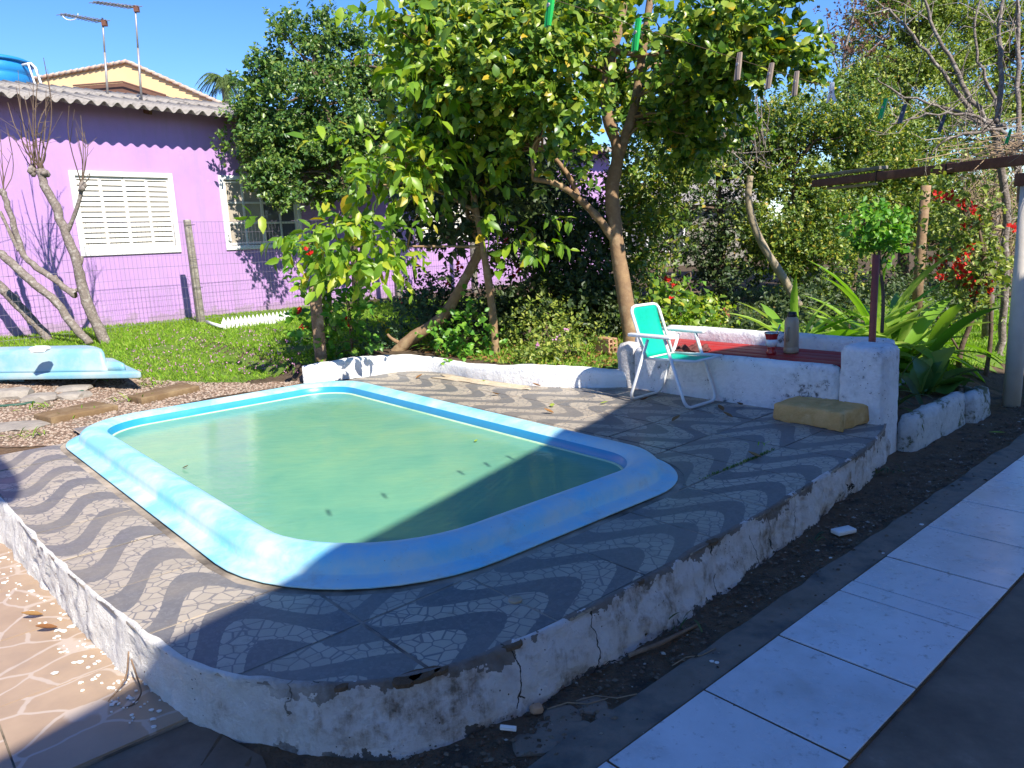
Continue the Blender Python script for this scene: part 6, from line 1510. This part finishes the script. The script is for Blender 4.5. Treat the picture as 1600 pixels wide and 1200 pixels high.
# red blossoms scattered before the lilac wall, on a thin shrub
hb = gt(820, 500)
r, _ = plant('flowering_shrub', hb, 'thin shrub with scattered red blossoms before the dappled lilac wall', 'shrub', [blob(730, 400, 9.7, 60, 40, .4), blob(820, 420, 9.6, 40, 40, .4)], 130, 5, .12, .07, .024, M['L_olive'], clump=.1, cl_n=20, trunk=[([(820, 505), (815, 440), (800, 370)], 9.6, .014, .006), ([(770, 505), (740, 440), (722, 380)], 9.7, .012, .005)], limb=(14, .006, .003))
flowers(r, [(724, 358), (720, 395), (718, 415), (698, 443), (795, 375), (785, 418), (815, 420), (868, 388), (802, 432), (627, 470), (838, 432)], 9.6, 'L_red', .055, .02)
hb = gt(1045, 470); hb = at(1045, 470, 8.8); hb[2] = zt(hb[0], hb[1])
r, _ = plant('flowering_shrub', hb, 'small red flowered plant seen beside the chair back', 'shrub', [blob(1048, 445, 8.8, 22, 22, .2)], 60, 4, .08, .06, .025, M['L_bright'], clump=.06, cl_n=10, trunk=[([(1050, 490), (1048, 450)], 8.8, .008, .004)], limb=(6, .004, .002))
flowers(r, [(1041, 437), (1055, 450), (1053, 462)], 8.7, 'L_red', .05, .02)
# low flowering herbs under the trees
for (px, py, lab, bl, m, fl, fm) in ((640, 552, 'blue green herb with yellow flowers at the left of the leaning trunk', [blob(600, 522, 8.9, 28, 24, .3), blob(575, 535, 8.7, 20, 20, .25)], 'L_blue', [(590, 500), (598, 505), (605, 515), (570, 510), (582, 470)], 'L_yellow'), (660, 530, 'taller herb with a yellow top behind the leaning trunk', [blob(645, 480, 9., 22, 25, .25)], 'L_blue', [(638, 465), (640, 472), (580, 462)], 'L_yellow'), (1100, 510, 'yellowish weeds in the sun right of the chair', [blob(1095, 492, 8., 30, 12, .3), blob(1080, 505, 7.9, 30, 8, .3)], 'L_persim', [], None), (980, 560, 'small pink flowered herb by the brick', [blob(850, 560, 7.2, 30, 8, .25)], 'L_olive', [(885, 515), (838, 540), (870, 528)], 'L_pink')):
    b = gt(px, py); r, _ = plant('flowering_herb', b, lab, 'plant', bl, 170, 5, .07, .05, .015, M[m], clump=.08, cl_n=18, limb=None, group='herbs in the flower bed')
    if fl: flowers(r, fl, bl[0][0][1]-.1, fm, .03, .02, 6)
# ragged weeds by the kerb and post
for (px, py, n, lab) in ((530, 590, 30, 'weed tuft growing at the left foot of the white kerb'), (490, 592, 18, 'weed tuft at the outer end of the white kerb'), (1195, 700, 5, 'tiny weed in the mossy deck joint'), (1060, 985, 10, 'dark weed tuft at the foot of the deck skirt'), (1590, 625, 26, 'weedy clump at the foot of the cream post'), (1385, 745, 16, 'weeds at the right foot of the deck skirt'), (1275, 850, 9, 'weeds along the skirt beside the white chip')):
    c = gt(px, py) if py < 640 and px < 1300 else gp(px, py, 0.); c = gp(px, py, ZD) if px == 1195 else c
    strap_plant(c, lab, n, (.03, .09) if px != 1195 else (.02, .05), .004, m='L_dark' if px > 1000 and px != 1195 else 'grass', name='weed_tuft', spread=.05)

for (px, py, n, lab) in ((240, 605, 26, 'grass tuft between the two gravel planks'), (205, 628, 20, 'grass tuft at the end of the farther plank'), (60, 640, 22, 'grass tuft by the green hose'), (40, 684, 18, 'grass tuft at the corner where gravel meets the deck'), (330, 600, 24, 'grass tuft on the gravel edge nearest the pool'), (160, 596, 14, 'grass tuft under the right end of the upper tub'), (120, 648, 10, 'small grass tuft touching the nearer plank')):
    strap_plant(gt(px, py), lab, n, (.04, .11), .005, m='grass', name='grass_tuft', spread=.08)

# moss along one deck joint
a_, b_ = gp(1090, 752, ZD), gp(1212, 702, ZD); k = 420; t_ = rng.beta(2, 1.4, k); P = a_+(b_-a_)*t_[:, None]+rng.normal(size=(k, 3))*np.array([.004, .004, 0])
V, F = leaf_arrays(P, nrm(rng.normal(size=(k, 3))+[0, 0, .9]), nrm(rng.normal(size=(k, 3))), rng.uniform(.008, .02, k), np.full(k, .003)); place('joint_moss', np_mesh('joint_moss', V, F, M['L_citrus']), None, 'stuff')
# ================================================================== LAWN
def lawn(name, poly_px, n, hmin, hmax, mat_='grass', world=None):
    P0 = [gt(*q)[:2] for q in poly_px] if world is None else world
    o, ins, bb = patch(name, P0, .004, M['lawnbase'], step=.14)
    pts = []
    while len(pts) < n:
        X = np.random.default_rng(len(pts)+n).uniform((bb[0], bb[1]), (bb[2], bb[3]), (4000, 2))
        for x, y in X:
            if len(pts) >= n: break
            if ins(x, y) and n3(x*2.2, y*2.2, 3) > -.55+.25*rng.random(): pts.append((x, y, zt(x, y)))
    P = np.array(pts); k = len(P); tall = np.array([.75+.9*max(0, n3(x*1.1, y*1.1, 9)) for x, y, z in pts])
    h = rng.uniform(hmin, hmax, k)*tall; D = nrm(np.stack([rng.normal(size=k)*.45, rng.normal(size=k)*.45, np.ones(k)], 1)); S_ = nrm(np.stack([rng.normal(size=k), rng.normal(size=k), np.zeros(k)], 1))
    w_ = rng.uniform(.0028, .0055, k); V = np.stack([P-S_*w_[:, None], P+S_*w_[:, None], P+D*(h*.6)[:, None]+S_*(w_*.8)[:, None], P+D*h[:, None]+rng.normal(size=(k, 3))*np.array([.012, .012, 0])], 1).reshape(-1, 3)
    F = (np.array([[0, 1, 2], [0, 2, 3]])[None]+(np.arange(k)*4)[:, None, None]).reshape(-1, 3)
    place('grass', np_mesh('grass', V, F, M[mat_]), None, 'stuff'); return ins, bb
li, lbb = lawn('lawn', ((-260, 600), (-260, 520), (0, 516), (160, 508), (300, 493), (430, 486), (520, 478), (640, 470), (840, 465), (840, 500), (640, 530), (500, 568), (478, 570), (440, 585), (380, 597), (250, 597), (150, 590)), 70000, .03, .075)
lawn('lawn', None, 34000, .03, .07, world=[vw(5.8, 2.6)[:2], vw(7.0, 2.35)[:2], vw(12, 2.0)[:2], vw(15, 3.0)[:2], vw(14, 4.8)[:2], vw(9, 4.6)[:2], vw(7.0, 4.2)[:2], vw(5.9, 3.2)[:2]])
lawn('undergrowth', None, 9000, .03, .09, world=[vw(4.75, 4.4)[:2], vw(6, 4.4)[:2], vw(9, 5.2)[:2], vw(9, 8)[:2], vw(6, 8.5)[:2], vw(4.9, 7.2)[:2], vw(4.75, 6)[:2]])
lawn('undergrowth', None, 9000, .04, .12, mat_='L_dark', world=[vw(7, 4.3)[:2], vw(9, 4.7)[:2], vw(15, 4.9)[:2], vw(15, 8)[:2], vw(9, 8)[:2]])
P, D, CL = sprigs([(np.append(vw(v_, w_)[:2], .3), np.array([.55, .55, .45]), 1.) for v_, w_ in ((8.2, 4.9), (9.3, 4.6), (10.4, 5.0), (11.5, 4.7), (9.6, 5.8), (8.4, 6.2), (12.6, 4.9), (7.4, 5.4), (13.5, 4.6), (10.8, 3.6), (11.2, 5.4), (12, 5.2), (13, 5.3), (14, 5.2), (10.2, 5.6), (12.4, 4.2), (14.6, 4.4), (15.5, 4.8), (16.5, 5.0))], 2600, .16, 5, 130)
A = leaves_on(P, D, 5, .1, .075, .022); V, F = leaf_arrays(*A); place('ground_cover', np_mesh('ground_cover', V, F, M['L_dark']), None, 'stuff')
# pink clover in the lawn, leaf litter in the bed
V = []; F = []; AP = []
for i in range(260):
    px, py = rng.uniform(200, 470), rng.uniform(520, 590); p = gt(px, py); AP.append(p+HZ*rng.uniform(.04, .07))
AP = np.array(AP); AP = np.repeat(AP, 3, 0)+rng.normal(size=(len(AP)*3, 3))*.008
V, F = leaf_arrays(AP, nrm(rng.normal(size=AP.shape)+[0, 0, .5]), nrm(rng.normal(size=AP.shape)), np.full(len(AP), .018), np.full(len(AP), .008)); place('clover_flowers', np_mesh('clover_flowers', V, F, M['L_pink']), None, 'stuff')
AP = []
for i in range(2600):
    v, w = rng.uniform(4.7, 7.5), rng.uniform(4.4, 8.); p = vw(v, w); AP.append((p[0], p[1], zt(p[0], p[1])+.012+.01*rng.random()))
for i in range(500):
    v, w = rng.uniform(7, 12), rng.uniform(5, 9); p = vw(v, w); AP.append((p[0], p[1], zt(p[0], p[1])+.02))
AP = np.array(AP); D = nrm(rng.normal(size=AP.shape)*[1, 1, .25]); V, F = leaf_arrays(AP, D, nrm(rng.normal(size=AP.shape)*.3+[0, 0, 1]), rng.uniform(.03, .07, len(AP)), rng.uniform(.010, .02, len(AP))); place('leaf_litter', np_mesh('leaf_litter', V, F, M['dry_leaf']), None, 'stuff')
